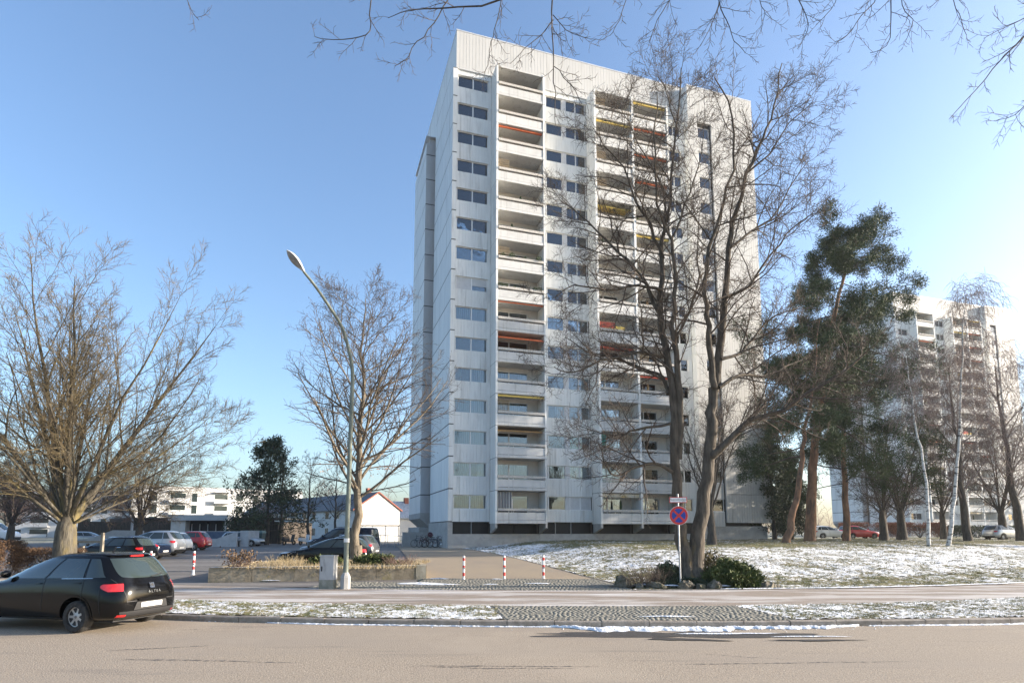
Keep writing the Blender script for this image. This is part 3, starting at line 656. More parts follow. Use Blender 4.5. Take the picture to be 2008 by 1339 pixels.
    for a,b in zip(xs[:-1],xs[1:]): MB().box(a+.008,b-.008,.03,.30,-.5,1.80).build('plinth_panel', m_conc, root)
    MB().box(24.91,32.6,-.35,.0,-.5,ZB-.32).build('plinth_panel', m_conc, root)
    MB().box(.0,.02,.04,9.4,-.5,ZB-.02).build('plinth_side_panel', m_conc, root); MB().box(.02,.42,.04,.30,1.80,ZB-.02).build('plinth_panel', m_conc, root)
    for a,b in ((.46,2.1),(2.16,3.7),(3.9,6.0),(6.05,8.2),(8.46,9.9),(9.96,11.4),(11.5,13.5),(13.76,17.58),(17.86,21.58),(21.84,24.84)):
        o = MB().box(a,b,.46,.60,1.82,2.83).build('basement_window', m_dark, root)
        MB().box(a+.05,b-.05,.448,.457,1.90,2.74).build('pane', m_bglass, o)
    for a in (2.1,9.9,11.42): MB().box(a,a+.055,.3,.46,1.8,2.84).build('mullion', m_conc, root)
    # low walls by the bicycle stand
    MB().box(-2.6,-.1,8.9,9.1,-.4,1.95).build('low_wall', m_conc, root)
    MB().box(-.9,.3,9.45,17.0,-.4,2.45).build('wing_base', m_conc, root)
    return root
tower = make_tower()
tag(tower, 'large white fifteen storey apartment tower with stacked balconies rising behind the bare trees', 'tower', 'white balcony towers')
tower2 = copy_tree(tower); tower2.location = (75.6,113.9,.35)
tag(tower2, 'smaller looking distant white apartment tower behind the birches at the far end of the lawn', 'tower')
# ------------------------------------------------------------------ trees
def bark_mat(name, c1, c2, c3, s3=3., r3=(.55,.72), scale=9, stretch=(1,1,.25)):
    return mat(name, c1, c2, scale, .9, bump=.05, bscale=11, stretch=stretch, c3=c3, s3=s3, r3=r3)
m_bark = bark_mat('grey brown bark', (.055,.044,.033), (.13,.108,.082), (.22,.14,.035), .9, (.60,.74))
m_bark_l = bark_mat('lichen bark', (.055,.047,.036), (.125,.11,.082), (.24,.185,.055), 1.1, (.54,.72))
m_bark_d = bark_mat('dark bark', (.045,.038,.032), (.10,.085,.07), (.13,.11,.08), 2)
m_bark_s = bark_mat('smooth beech bark', (.11,.09,.066), (.20,.168,.125), (.30,.22,.06), 1.2, (.62,.76))
m_twig = mat('brown twigs', (.060,.047,.038), (.115,.09,.07), 6, .9)
m_twig_l = mat('olive twigs', (.095,.070,.042), (.20,.155,.08), 3, .9)
m_twig_r = mat('reddish twigs', (.11,.068,.055), (.20,.135,.11), 4, .9)
m_twig_g = mat('grey weeping twigs', (.17,.125,.11), (.27,.21,.185), 3, .9)
m_pine = mat('pine bark', (.16,.085,.05), (.30,.165,.095), 4, .9, bump=.03, bscale=10, stretch=(1,1,.3), c3=(.09,.065,.05), s3=2.5, r3=(.5,.65))
m_birch = mat('birch bark', (.42,.41,.38), (.58,.57,.53), 3, .75, stretch=(1,1,3.2), c3=(.045,.04,.035), s3=2.6, r3=(.54,.60))
m_needle = mat('pine needles', (.020,.042,.014), (.060,.090,.026), 2.2, .7, c3=(.10,.115,.030), s3=.6, r3=(.56,.72))
m_needle2 = mat('dark conifer needles', (.030,.048,.026), (.075,.092,.045), 2.0, .75)
m_yew = mat('juniper foliage', (.035,.055,.012), (.10,.12,.028), 5, .75)
m_beechleaf = mat('dry beech leaves', (.20,.09,.045), (.34,.17,.08), 6, .85)

def poly_tubes(polys, name, sides_of):
    """polys: list of (pts, radii). Batched tube mesh."""
    groups = {}
    for p,r in polys: groups.setdefault((len(p), sides_of(r[0])), []).append((p,r))
    Vs=[]; Fs=[]; off=0
    for (n,s),lst in groups.items():
        P = np.array([a for a,_ in lst], float); Rr = np.array([b for _,b in lst], float); B = len(lst)
        T = np.empty_like(P); T[:,1:-1] = P[:,2:]-P[:,:-2]; T[:,0] = P[:,1]-P[:,0]; T[:,-1] = P[:,-1]-P[:,-2]
        T /= np.linalg.norm(T,axis=2,keepdims=True)+1e-9
        mean = P[:,-1]-P[:,0]; mean /= np.linalg.norm(mean,axis=1,keepdims=True)+1e-9
        ref = np.where(np.abs(mean[:,2:3])>.8, np.array([[.97,.23,.05]]), np.array([[.05,.08,.99]]))[:,None,:]
        Uu = np.cross(T,ref); Uu /= np.linalg.norm(Uu,axis=2,keepdims=True)+1e-9; W = np.cross(T,Uu)
        a = np.arange(s)*2*np.pi/s
        V = P[:,:,None,:] + Rr[:,:,None,None]*(np.cos(a)[None,None,:,None]*Uu[:,:,None,:]+np.sin(a)[None,None,:,None]*W[:,:,None,:])
        idx = off + np.arange(B*n*s).reshape(B,n,s); nx = np.roll(idx,-1,axis=2)
        F = np.stack([idx[:,:-1],nx[:,:-1],nx[:,1:],idx[:,1:]],-1).reshape(-1,4)
        Vs.append(V.reshape(-1,3)); Fs.append(F); off += B*n*s
    return np_mesh(name, np.concatenate(Vs), np.concatenate(Fs), True)
def nrm(v):
    l = math.sqrt(v[0]*v[0]+v[1]*v[1]+v[2]*v[2])+1e-9; return (v[0]/l,v[1]/l,v[2]/l)
def rot_off(d, ang, az):
    r = (0,0,1) if abs(d[2])<.95 else (1,0,0)
    u = nrm((d[1]*r[2]-d[2]*r[1], d[2]*r[0]-d[0]*r[2], d[0]*r[1]-d[1]*r[0]))
    w = (d[1]*u[2]-d[2]*u[1], d[2]*u[0]-d[0]*u[2], d[0]*u[1]-d[1]*u[0])
    c,s = math.cos(ang), math.sin(ang); ca,sa = math.cos(az), math.sin(az)
    return nrm(tuple(d[i]*c + (u[i]*ca+w[i]*sa)*s for i in range(3)))
class Tree:
    def __init__(s, seed, P): s.r = random.Random(seed); s.P = P; s.out = []; s.tips = []
    def kids(s, pts, rad, lvl, u0=None, n=None, lens=None):
        P = s.P; r = s.r; k = lvl
        n = n if n is not None else P['n'][k]; n = max(1,int(round(n*r.uniform(.8,1.2)))); u0 = P['u0'][k] if u0 is None else u0
        N = len(pts)-1; az = r.uniform(0,6.28)
        L = sum(math.dist(pts[i],pts[i+1]) for i in range(N))
        for j in range(n):
            f = u0+(1-u0)*(j+r.random())/n; f = min(f,.995); x = f*N; i = int(x); t = x-i
            p = tuple(pts[i][q]+(pts[i+1][q]-pts[i][q])*t for q in range(3)); rr = rad[i]+(rad[i+1]-rad[i])*t
            d = nrm(tuple(pts[i+1][q]-pts[i][q] for q in range(3))); az += 2.4+r.uniform(-.5,.5)
            a = R(P['ang'][k]*r.uniform(.7,1.3)); dd = rot_off(d,a,az)
            if lens: ln = lens(f)*r.uniform(.75,1.25)
            else: ln = L*P['len'][k]*(1-.6*f)*r.uniform(.6,1.35)
            ln = max(ln, P['minl'])
            s.grow(p, dd, ln, max(P['rmin'], min(rr*P['rr'][k], ln*P.get('slim',.022))), lvl+1)
    def grow(s, p, d, L, rad, lvl):
        P = s.P; r = s.r; n = P['seg'][lvl]; st = L/n; pts=[p]; rs=[rad]; rt = max(P['rmin']*.55, rad*P['tip'][lvl]); w = P['wig'][lvl]; tr = P['trop'][lvl]
        for i in range(n):
            g = r.gauss; d = nrm((d[0]+g(0,w), d[1]+g(0,w), d[2]+g(0,w)*.8+tr))
            p = (p[0]+d[0]*st, p[1]+d[1]*st, p[2]+d[2]*st); pts.append(p); rs.append(rad+(rt-rad)*(i+1)/n)
        s.out.append((lvl,pts,rs))
        if lvl < P['max']: s.kids(pts, rs, lvl)
        else: s.tips.append((pts[-1], d)); s.tips.append((pts[len(pts)//2], d))
    def limb(s, pts, r0, r1, lvl=0, u0=None, n=None, lens=None, jit=.04, flare=0.0):
        # smooth a hand placed limb
        q = [Vector(a) for a in pts]; o=[]; m = len(q)
        for i in range(m-1):
            p0=q[max(i-1,0)];p1=q[i];p2=q[i+1];p3=q[min(i+2,m-1)]
            for t in (0,.33,.66): o.append(tuple(.5*((2*p1)+(p2-p0)*t+(2*p0-5*p1+4*p2-p3)*t*t+(3*p1-p0-3*p2+p3)*t**3)))
        o.append(tuple(q[-1])); n_ = len(o); o=[o[0]]+[tuple(c+s.r.gauss(0,jit*(.4 if k==2 else 1)) for k,c in enumerate(a)) for a in o[1:]]
        rs = [r0+(r1-r0)*(i/(n_-1))**.8 for i in range(n_)]
        if flare: rs = [a*(1+flare*math.exp(-max(0,o[i][2]-o[0][2])/.55)) for i,a in enumerate(rs)]
        s.out.append((lvl,o,rs))
        if n != 0: s.kids(o, rs, lvl, u0, n, lens)
        return o, rs
    def build(s, root, m_wood, m_tw, split=1, name_t='trunk', name_c='crown', rmul=1.0):
        w = [(p,r) for l,p,r in s.out if l<=split]; t = [(p,r) for l,p,r in s.out if l>split]
        sd = lambda r: 10 if r>.12 else (7 if r>.05 else (5 if r>.02 else 3))
        a = add(name_t, poly_tubes(w,name_t,sd), m_wood, root)
        b = add(name_c, poly_tubes(t,name_c,sd), m_tw, root); b['kind']='stuff'; return a,b
def leaf_tufts(name, tips, n, size, w, m, root, seed, up=.5, spread=.12, droop=0.0):
    r = np.random.default_rng(seed); T = np.repeat(np.array([t for t,_ in tips]),n,0); D = np.repeat(np.array([d for _,d in tips]),n,0); N=len(T)
    base = T + r.normal(0,spread,(N,3)); d = D*.7 + r.normal(0,.75,(N,3)) + np.array([0,0,up]); d /= np.linalg.norm(d,axis=1)[:,None]
    tip = base + d*size*r.uniform(.5,1.1,N)[:,None]; sdv = np.cross(d, r.normal(0,1,(N,3))); sdv /= np.linalg.norm(sdv,axis=1)[:,None]; mid = base+(tip-base)*.45
    V = np.stack([base,mid-sdv*w,tip,mid+sdv*w],1).reshape(-1,3)
    o = add(name, np_mesh(name,V,np.arange(4*N).reshape(-1,4)), m, root); o['kind']='stuff'; return o
def base_of(x,y,dz=-.05): return (x,y,g1(x,y)+dz)

# --- the two-stemmed tree behind the sign
LIMBS = {
'LT': ([(6.14,21.3,.1),(6.15,21.32,.96),(5.98,21.35,2.16),(5.9,21.38,3.34),(5.89,21.4,4.93),(5.87,21.42,6.74),(5.69,21.45,8.65),(5.51,21.48,9.77),(5.66,21.5,12.22),(5.76,21.52,13.33),(6.06,21.55,14.64),(6.43,21.58,17.42),(6.71,21.6,20.2)],.27,.02),
'LT2': ([(6.0,21.4,4.6),(6.09,21.3,6.45),(6.02,21.2,7.94),(5.89,21.1,9.44),(5.97,21.0,11.1),(5.87,20.9,12.68),(5.39,20.8,14.02),(5.29,20.7,15.97),(5.44,20.6,18.3)],.15,.018),
'RT': ([(6.38,21.3,.1),(6.55,21.34,1.39),(6.94,21.39,3.34),(7.12,21.43,4.7),(7.31,21.47,5.93),(7.41,21.51,7.01),(7.69,21.56,8.43),(7.9,21.6,9.56),(8.04,21.64,10.75),(8.32,21.69,12.76),(8.66,21.73,14.36),(9.19,21.77,15.89),(9.81,21.81,17.26),(10.45,21.86,18.75),(10.83,21.9,20.7)],.29,.018),
'RT2': ([(7.38,21.3,7.21),(7.23,21.18,8.7),(7.16,21.05,9.81),(7.03,20.92,10.93),(7.31,20.8,12.43),(7.8,20.68,13.95),(8.21,20.55,15.87),(8.02,20.42,17.82),(7.49,20.3,18.7)],.13,.018),
'RL1': ([(7.2,21.3,4.68),(7.94,21.05,5.45),(8.57,20.8,5.96),(9.48,20.55,6.18),(10.25,20.3,6.8),(11.34,20.05,7.44),(12.12,19.8,8.09)],.14,.025),
'RL2': ([(7.54,21.3,7.21),(8.52,21.68,7.8),(9.49,22.05,7.82),(10.54,22.42,8.29),(11.54,22.8,8.8)],.085,.015),
'RL3': ([(7.7,21.4,8.31),(8.57,21.7,8.65),(9.4,22.0,9.6),(10.19,22.3,10.28),(11.35,22.6,10.8)],.075,.015),
'RL4': ([(7.95,21.4,10.65),(8.8,21.2,11.04),(9.53,21.0,12.14),(10.44,20.8,13.22),(11.11,20.6,13.61)],.065,.013),
'RL5': ([(8.25,21.5,12.66),(9.35,21.78,13.54),(10.29,22.05,14.32),(11.34,22.33,16.0),(12.0,22.6,16.9)],.06,.012),
'RL6': ([(9.15,21.7,15.84),(9.95,21.47,16.49),(10.69,21.23,17.59),(11.6,21.0,18.3)],.045,.011),
'LL1': ([(5.71,21.4,6.98),(5.55,21.64,7.7),(4.87,21.88,8.11),(3.81,22.12,8.6),(2.87,22.36,8.87),(2.11,22.6,9.56)],.085,.015),
'LL2': ([(5.54,21.4,8.38),(4.62,21.05,8.47),(3.2,20.7,8.03),(2.07,20.35,7.52),(1.42,20.0,7.61)],.075,.014),
'LL3': ([(5.75,21.3,4.12),(5.08,21.08,4.42),(4.24,20.86,4.2),(3.58,20.64,3.91),(3.16,20.42,4.39),(3.03,20.2,4.98)],.075,.014),
'LL4': ([(5.75,21.3,5.89),(4.5,21.58,5.7),(4.06,21.85,5.58),(3.37,22.12,5.65),(2.45,22.4,6.09)],.06,.012),
'LL5': ([(5.72,21.5,12.22),(5.18,21.24,13.44),(4.63,20.98,14.29),(4.09,20.72,15.4),(3.38,20.46,16.14),(2.91,20.2,16.6)],.07,.012),
'LL6': ([(5.55,21.4,9.94),(4.64,21.75,11.97),(3.85,22.1,13.06),(2.57,22.45,14.67),(1.88,22.8,15.4)],.085,.013),
'LL7': ([(5.6,21.4,10.93),(4.61,21.02,10.97),(3.42,20.65,10.62),(2.28,20.27,10.65),(1.34,19.9,9.94)],.07,.012),
'LL8': ([(6.05,21.5,14.61),(5.5,21.83,16.1),(4.82,22.17,17.8),(4.41,22.5,19.3)],.05,.011),
'LL9': ([(6.41,21.5,17.36),(6.03,21.25,18.67),(5.61,21.0,19.5)],.035,.010),
'ML1': ([(6.05,21.35,9.13),(6.77,21.72,10.46),(7.2,22.15,11.86),(7.45,22.58,13.97),(7.96,23.0,15.74)],.06,.012),
'ML2': ([(5.9,21.0,12.73),(6.37,20.6,13.9),(6.75,20.2,15.04),(6.87,19.8,16.54)],.045,.011)}
P_main = dict(n=[9,9,8,0],u0=[.12,.12,.1,.1],ang=[52,48,45,40],len=[.55,.5,.5,.5],seg=[4,5,4,3],wig=[.1,.16,.20,.22],trop=[.02,.035,.05,.05],tip=[.3,.4,.5,.6],rr=[.6,.55,.55,.5],rmin=.0062,minl=.22,max=3,slim=.016)
root = empty('bare_tree', base_of(6.3,21.3)); 
tag(root, 'tall bare tree with two thick forked trunks behind the round no stopping sign', 'tree')
T = Tree(7, P_main)
for k,(pts,r0,r1) in LIMBS.items():
    trunk = k in ('LT','RT','LT2','RT2'); L_ = sum(math.dist(pts[i],pts[i+1]) for i in range(len(pts)-1))
    T.limb(pts, r0, r1, 0, .45 if k in('LT','RT') else .15, int(L_*(1.5 if trunk else 2.9))+4, lambda f: 1.9*(1-.45*f)+.35, jit=.035, flare=.75 if k in ('LT','RT') else 0)
def shift(Tr, o):
    for i,(l,p,r) in enumerate(Tr.out): Tr.out[i] = (l,[(a-o[0],b-o[1],c-o[2]) for a,b,c in p],r)
    Tr.tips = [((t[0]-o[0],t[1]-o[1],t[2]-o[2]),d) for t,d in Tr.tips]
shift(T, root.location)
tr_, _c = T.build(root, m_bark, m_twig, 0)

# --- generic spreading bare trees
def spreading(name, x, y, h, spread, seed, label, m1, m2, trunk_h, trunk_r, nst, detail=3, P=None, group=None, lean=(0,0), z=None, low=True, inc_hi=27):
    b = base_of(x,y) if z is None else (x,y,z); root = empty(name, b); tag(root,label,'tree',group)
    Pp = dict(n=[11,7,6,0],u0=[.15,.12,.1,.1],ang=[42,42,40,38],len=[.42,.45,.5,.5],seg=[7,6,4,3],wig=[.05,.09,.14,.18],trop=[.03,.05,.06,.06],tip=[.10,.30,.5,.6],rr=[.45,.5,.5,.5],rmin=.0075,minl=.25,max=detail,slim=.016)
    if P: Pp.update(P)
    T = Tree(seed, Pp); r = T.r
    top = (lean[0],lean[1],trunk_h)
    tr = [(0,0,0),(lean[0]*.3+.03,lean[1]*.3,trunk_h*.35),(lean[0]*.6,lean[1]*.6,trunk_h*.7),top]
    q = [tuple(a) for a in tr]; T.out.append((0,q,[trunk_r*1.5,trunk_r*1.08,trunk_r*.95,trunk_r*.62]))
    for i in range(nst):
        az = i*2.399+r.uniform(-.3,.3); inc = R(r.uniform(4,inc_hi) if i%2==0 or not low else r.uniform(inc_hi+4,66))
        d = (math.sin(inc)*math.cos(az),math.sin(inc)*math.sin(az),math.cos(inc))
        ln = (h-trunk_h)/max(.75,math.cos(inc))*r.uniform(.82,1.05) if inc<R(inc_hi+1) else spread*r.uniform(.85,1.15)
        hz = r.uniform(.0,.32 if inc<R(inc_hi+1) else .22); st = (top[0]*(1-hz)-d[0]*.12,top[1]*(1-hz)-d[1]*.12,top[2]*(1-hz)-.15); T.grow(st, d, ln, trunk_r*(.33 if inc<R(inc_hi+1) else .20)*r.uniform(.7,1.1), 0)
    T.build(root, m1, m2, 1); return root, T
spreading('bare_tree', -18.7,25.2,12.5,7.2,21,'wide bare tree with yellow lichen bark behind the parked black car', m_bark_l, m_twig_l, 2.7,.40,21, inc_hi=36, P=dict(n=[14,10,9,0],rmin=.0066,trop=[.004,.02,.03,.03],len=[.50,.48,.5,.5],wig=[.045,.075,.12,.16],ang=[34,36,38,38],slim=.012))
# --- beech in the planter: one leader with side limbs
def leader_tree(name, x, y, h, rad, R_, seed, label, m1, m2, u0, nl, P=None, lens=None, lean=0.0, group=None, z=None, detail=3, ang=55):
    b = base_of(x,y) if z is None else (x,y,z); root = empty(name,b); tag(root,label,'tree',group)
    Pp = dict(n=[nl,9,6,0],u0=[u0,.12,.1,.1],ang=[ang,42,42,40],len=[.4,.42,.45,.5],seg=[8,7,4,3],wig=[.04,.12,.16,.2],trop=[.02,.05,.04,.05],tip=[.1,.25,.5,.6],rr=[.45,.5,.5,.5],rmin=.0075,minl=.22,max=detail,slim=.016)
    if P: Pp.update(P)
    T = Tree(seed,Pp); pts = [(lean*(i/6)**1.5,0,h*i/6) for i in range(7)]
    T.limb(pts, rad, .015, 0, u0, nl, lens or (lambda f: R_*(1.08-.75*((f-u0)/(1-u0))**1.2)), jit=.06)
    T.build(root,m1,m2,1); return root,T
rt,Tb = leader_tree('bare_tree', -7.47,29.0,13.2,.27,6.0,5,'slender bare beech with smooth trunk standing in the concrete planter', m_bark_s, m_twig, .22, 46, z=.55, P=dict(n=[46,15,9,0],wig=[.03,.11,.16,.2],ang=[54,42,42,40]))
q = MB(); q.lathe([(.42,-.1),(.33,.1),(.28,.45),(.26,.8)],'z',12); q.build('root_flare', m_bark_s, rt, smooth=True)
rr_ = random.Random(3); low = [t for t in Tb.tips if t[0][2]<5.2 and abs(t[0][0])<1.3]; 
if low: leaf_tufts('dry_leaves', rr_.sample(low,min(90,len(low))), 2, .09, .03, m_beechleaf, rt, 3, 0, .08)
tp = [t for t in Tb.tips if t[0][2]>4]; leaf_tufts('buds', rr_.sample(tp,min(2500,len(tp))), 1, .05, .02, m_twig, rt, 4, 0, .02)

# --- branches hanging into view from the roadside tree beside the camera
OV = [
 ([(-2.19,8.6,11.8),(-2.27,8.68,10.5),(-2.3,8.76,10.03),(-2.61,8.84,9.97),(-3.05,8.92,10.02),(-3.29,9.0,10.16)],.014),
 ([(1.0,9.0,11.39),(-.25,9.06,10.85),(-.9,9.12,10.79),(-1.51,9.18,10.82),(-1.82,9.24,10.84),(-2.14,9.3,10.77)],.022),
 ([(-.9,9.1,11.3),(-1.16,9.16,10.83),(-1.42,9.22,10.46),(-1.69,9.28,10.18),(-1.78,9.34,10.04),(-2.01,9.4,9.93)],.014),
 ([(-.16,8.9,11.19),(-.19,8.94,10.67),(-.29,8.98,10.24),(-.36,9.02,9.99),(-.39,9.06,9.75),(-.46,9.1,9.55)],.010),
 ([(.68,9.0,11.97),(.67,8.96,10.78),(.66,8.92,10.18),(.67,8.88,9.42),(.7,8.84,8.85),(.68,8.8,8.42)],.018),
 ([(.68,8.95,10.39),(.47,8.87,10.04),(.21,8.78,9.74),(-.03,8.7,9.4)],.010),([(.68,8.95,10.49),(.9,9.07,10.32),(1.26,9.2,10.3)],.009),([(.68,8.9,9.52),(.97,9.0,9.29),(1.15,9.1,9.0)],.008),
 ([(2.12,9.4,12.01),(2.03,9.47,11.47),(1.9,9.53,10.94),(1.72,9.6,10.71)],.012),([(2.6,9.2,11.79),(2.79,9.3,11.31),(2.53,9.4,10.82),(2.37,9.5,10.42)],.014),
 ([(3.45,9.1,11.88),(3.53,9.18,10.99),(3.67,9.25,10.68),(3.82,9.32,10.36),(4.03,9.4,10.19)],.015),([(3.54,9.2,11.01),(3.45,9.25,10.68),(3.23,9.3,10.24)],.010),
 ([(4.68,9.5,12.11),(5.05,9.57,11.48),(5.25,9.65,11.2),(5.31,9.73,10.92),(5.15,9.8,10.63)],.014),([(6.26,9.4,12.21),(6.4,9.43,11.33),(6.12,9.45,10.96),(5.84,9.48,10.59),(5.62,9.5,10.47)],.014),
 ([(6.48,9.2,11.89),(6.49,9.25,11.06),(6.52,9.3,10.72),(6.45,9.35,10.29),(6.17,9.4,10.19)],.015),([(6.79,9.3,11.7),(6.77,9.37,11.08),(6.99,9.43,10.85),(6.92,9.5,10.57)],.010),
 ([(7.86,9.6,12.32),(7.93,9.67,11.47),(8.08,9.73,11.13),(8.2,9.8,10.89)],.011),([(9.54,9.0,11.1),(8.75,9.06,10.4),(8.43,9.12,10.08),(8.2,9.18,9.85),(7.82,9.24,9.39),(7.36,9.3,8.88)],.020),
 ([(9.11,9.1,11.01),(8.65,9.13,10.61),(8.33,9.17,10.46),(8.0,9.2,10.3)],.013),([(9.28,9.2,9.4),(8.72,9.27,9.18),(8.5,9.33,8.99),(8.2,9.4,8.92)],.012),
 ([(-5.61,9.2,11.69),(-5.56,9.23,11.05),(-5.48,9.27,10.84),(-5.38,9.3,10.72)],.008),([(4.23,9.3,12.0),(4.33,9.4,11.21),(4.45,9.5,11.01),(4.41,9.6,10.81)],.010),([(5.6,9.5,12.21),(5.77,9.57,11.47),(5.6,9.63,11.14),(5.44,9.7,11.0)],.010)]
P_ov = dict(n=[6,6,4,0],u0=[.25,.2,.2,.1],ang=[48,45,42,40],len=[.42,.45,.5,.5],seg=[4,4,3,3],wig=[.1,.16,.22,.25],trop=[0,-.03,.03,.06],tip=[.3,.5,.6,.6],rr=[.62,.6,.6,.5],rmin=.0036,minl=.10,max=2,slim=.02)
root = empty('overhanging_tree', (15.5,2.0,0)); tag(root,'bare twigs of a roadside tree hanging into the top of the picture','tree')
T = Tree(31,P_ov)
main = [(15.5,2.0,0),(15.4,2.1,3),(15.0,2.6,6.5),(14.0,4.0,9.8),(11.5,6.5,12.0),(8.0,8.2,12.9),(3.0,9.0,12.7),(-2.0,8.7,12.2),(-5.7,9.1,11.9)]
T.limb(main,.30,.02,0,.99,0,jit=.02)
for pts,r in OV:
    # tie each hanging branch back to the main bough above
    p0 = Vector(pts[0]); near = min((Vector(main[i]).lerp(Vector(main[i+1]),f/8) for i in range(3,8) for f in range(9)), key=lambda v:(v-p0).length)
    tie = [tuple(near),tuple(near.lerp(p0,.6))] if (near-p0).length<3.5 and p0.z>10.9 else []
    T.limb(tie+pts,r*(1.25 if tie else 1.0),.005,0,.35 if tie else .1,3 if pts[0][0]<-5 else 10,lambda f:.58*(1-.45*f),jit=.008)
shift(T, root.location); T.build(root, m_bark_d, m_twig, 0)
# ------------------------------------------------------------------ conifers, birches and the other trees of the grounds
def conifer_clumps(T, root, m, n, size, w, seed, up=.35, spread=.18, keep=1.0, name='needles'):
    tips = T.tips if keep>=1 else random.Random(seed).sample(T.tips, int(len(T.tips)*keep))
    return leaf_tufts(name, tips, n, size, w, m, root, seed, up, spread)
def pine(label, trunk, r0, u0, nl, R_, seed, dens=9):
    b = Vector(trunk[0]); b.z = g1(b.x,b.y)-.05; root = empty('pine_tree', b); tag(root,label,'tree','pines on the lawn')
    P = dict(n=[nl,9,6,0],u0=[u0,.42,.30,.1],ang=[86,46,42,40],len=[.4,.40,.45,.5],seg=[8,6,4,3],wig=[.04,.10,.16,.2],trop=[.02,.0,.015,.03],tip=[.1,.3,.5,.6],rr=[.36,.5,.5,.5],rmin=.012,minl=.35,max=3,slim=.014)
    T = Tree(seed,P); pts = [tuple(Vector(p)-b) for p in trunk]; pts[0]=(0,0,0)
    T.limb(pts, r0, .03, 0, u0, nl, lambda f: R_*(1.05-.62*((f-u0)/(1-u0))**2.6)*T.r.uniform(.45,1.15), jit=.05)
    T.build(root, m_pine, m_twig, 0); conifer_clumps(T, root, m_needle, dens, .34, .024, seed, .15, .20)
    return root, T
pine('leaning scots pine with thin orange trunk beside the tower corner', [(20.91,46.0,1.07),(21.5,46.14,2.86),(22.21,46.29,5.22),(22.73,46.43,7.63),(23.23,46.57,10.09),(23.85,46.71,12.59),(24.53,46.86,15.98),(25.07,47.0,19.3)], .34,.44,26,4.2,41,18)
pine('tallest scots pine with thick dark trunk right of the leaning pine', [(24.72,50.0,1.16),(25.02,50.11,3.78),(25.45,50.22,7.23),(26.1,50.33,10.74),(26.72,50.44,13.43),(27.44,50.56,17.08),(28.6,50.67,21.74),(29.5,50.78,24.6),(30.1,50.89,26.6),(30.2,51.0,28.0)], .50,.36,52,6.6,42,20)
# lower green boughs right of the pines
pine('broad low scots pine with drooping green boughs in front of the far tower', [(29.4,53.0,1.2),(29.6,53,5.0),(29.8,53.1,9.5),(30.1,53.2,14.0),(30.3,53.3,18),(30.4,53.4,20.5)], .34,.24,46,6.6,43,20)
def spruce(name, label, x, y, h, R_, seed, m, nl=60, u0=.12, dens=7, ang=82, trop=.0, group=None, size=.30, w=.03):
    root = empty(name, base_of(x,y)); tag(root,label,'tree',group)
    P = dict(n=[nl,9,5,0],u0=[u0,.15,.2,.1],ang=[ang,50,42,40],len=[.4,.38,.45,.5],seg=[6,5,3,3],wig=[.02,.06,.12,.2],trop=[.0,trop,.0,.0],tip=[.1,.3,.5,.6],rr=[.3,.5,.5,.5],rmin=.012,minl=.3,max=3,slim=.012)
    T = Tree(seed,P); T.limb([(0,0,h*i/5) for i in range(6)], h*.018+.06, .02, 0, u0, nl, lambda f: R_*(1.12-1.0*((f-u0)/(1-u0))), jit=.04)
    T.build(root,m_bark_d,m_twig,0); conifer_clumps(T,root,m,dens,size,w,seed); return root
spruce('cedar_tree','dark wide cedar behind the green container near the garage wall',-26.9,66.0,11.4,5.0,51,m_needle2,34,.10,3,82,.01,size=.45,w=.06)
spruce('yew_tree','dark evergreen between the tower corner and the leaning pine',26.4,60.5,11.5,1.8,52,m_needle2,40,.04,3,65,.02,size=.40,w=.06)
spruce('yew_tree','narrow evergreen tucked behind the leaning pine trunk',29.6,63.5,9.0,1.8,53,m_needle2,34,.04,3,60,.02,size=.40,w=.06)
# birches: white trunks and hanging twigs
def birch(label, trunk, r0, u0, nl, R_, seed, rm=.011):
    b = Vector(trunk[0]); b.z = g1(b.x,b.y)-.05; root = empty('birch_tree', b); tag(root,label,'tree','birches on the lawn')
    P = dict(n=[nl,7,8,0],u0=[u0,.25,.15,.1],ang=[38,50,50,40],len=[.4,.5,.5,.5],seg=[8,7,5,5],wig=[.04,.06,.08,.05],trop=[.02,-.04,-.10,-.40],tip=[.1,.3,.5,.6],rr=[.4,.4,.5,.5],rmin=rm,minl=.9,max=3,slim=.010)
    T = Tree(seed,P); pts = [tuple(Vector(p)-b) for p in trunk]; pts[0]=(0,0,0)
    T.limb(pts, r0, .02, 0, u0, nl, lambda f: R_*(1.1-.6*f), jit=.03)
    T.build(root, m_birch, m_twig_g, 0); return root
birch('slim white birch leaning to the side beside the straight birch', [(28.35,41.0,1.14),(28.62,41.17,3.46),(28.68,41.33,6.3),(28.54,41.5,8.48),(28.47,41.67,10.71),(28.47,41.83,12.97),(28.51,42.0,14.9)],.13,.50,16,2.4,61)
birch('tall straight birch with white trunk in front of the far tower', [(30.39,42.0,1.12),(30.97,42.07,3.5),(31.49,42.14,6.02),(31.95,42.21,8.59),(32.35,42.29,10.83),(32.81,42.36,14.64),(33.29,42.43,17.75),(33.64,42.5,18.95)],.155,.42,26,3.4,62)
birch('thin birch standing behind the broad low pine', [(32.6,58.0,1.2),(32.2,58,5),(32.4,58,9),(33.0,58,13),(33.4,58,16.0)],.13,.4,16,2.6,63)
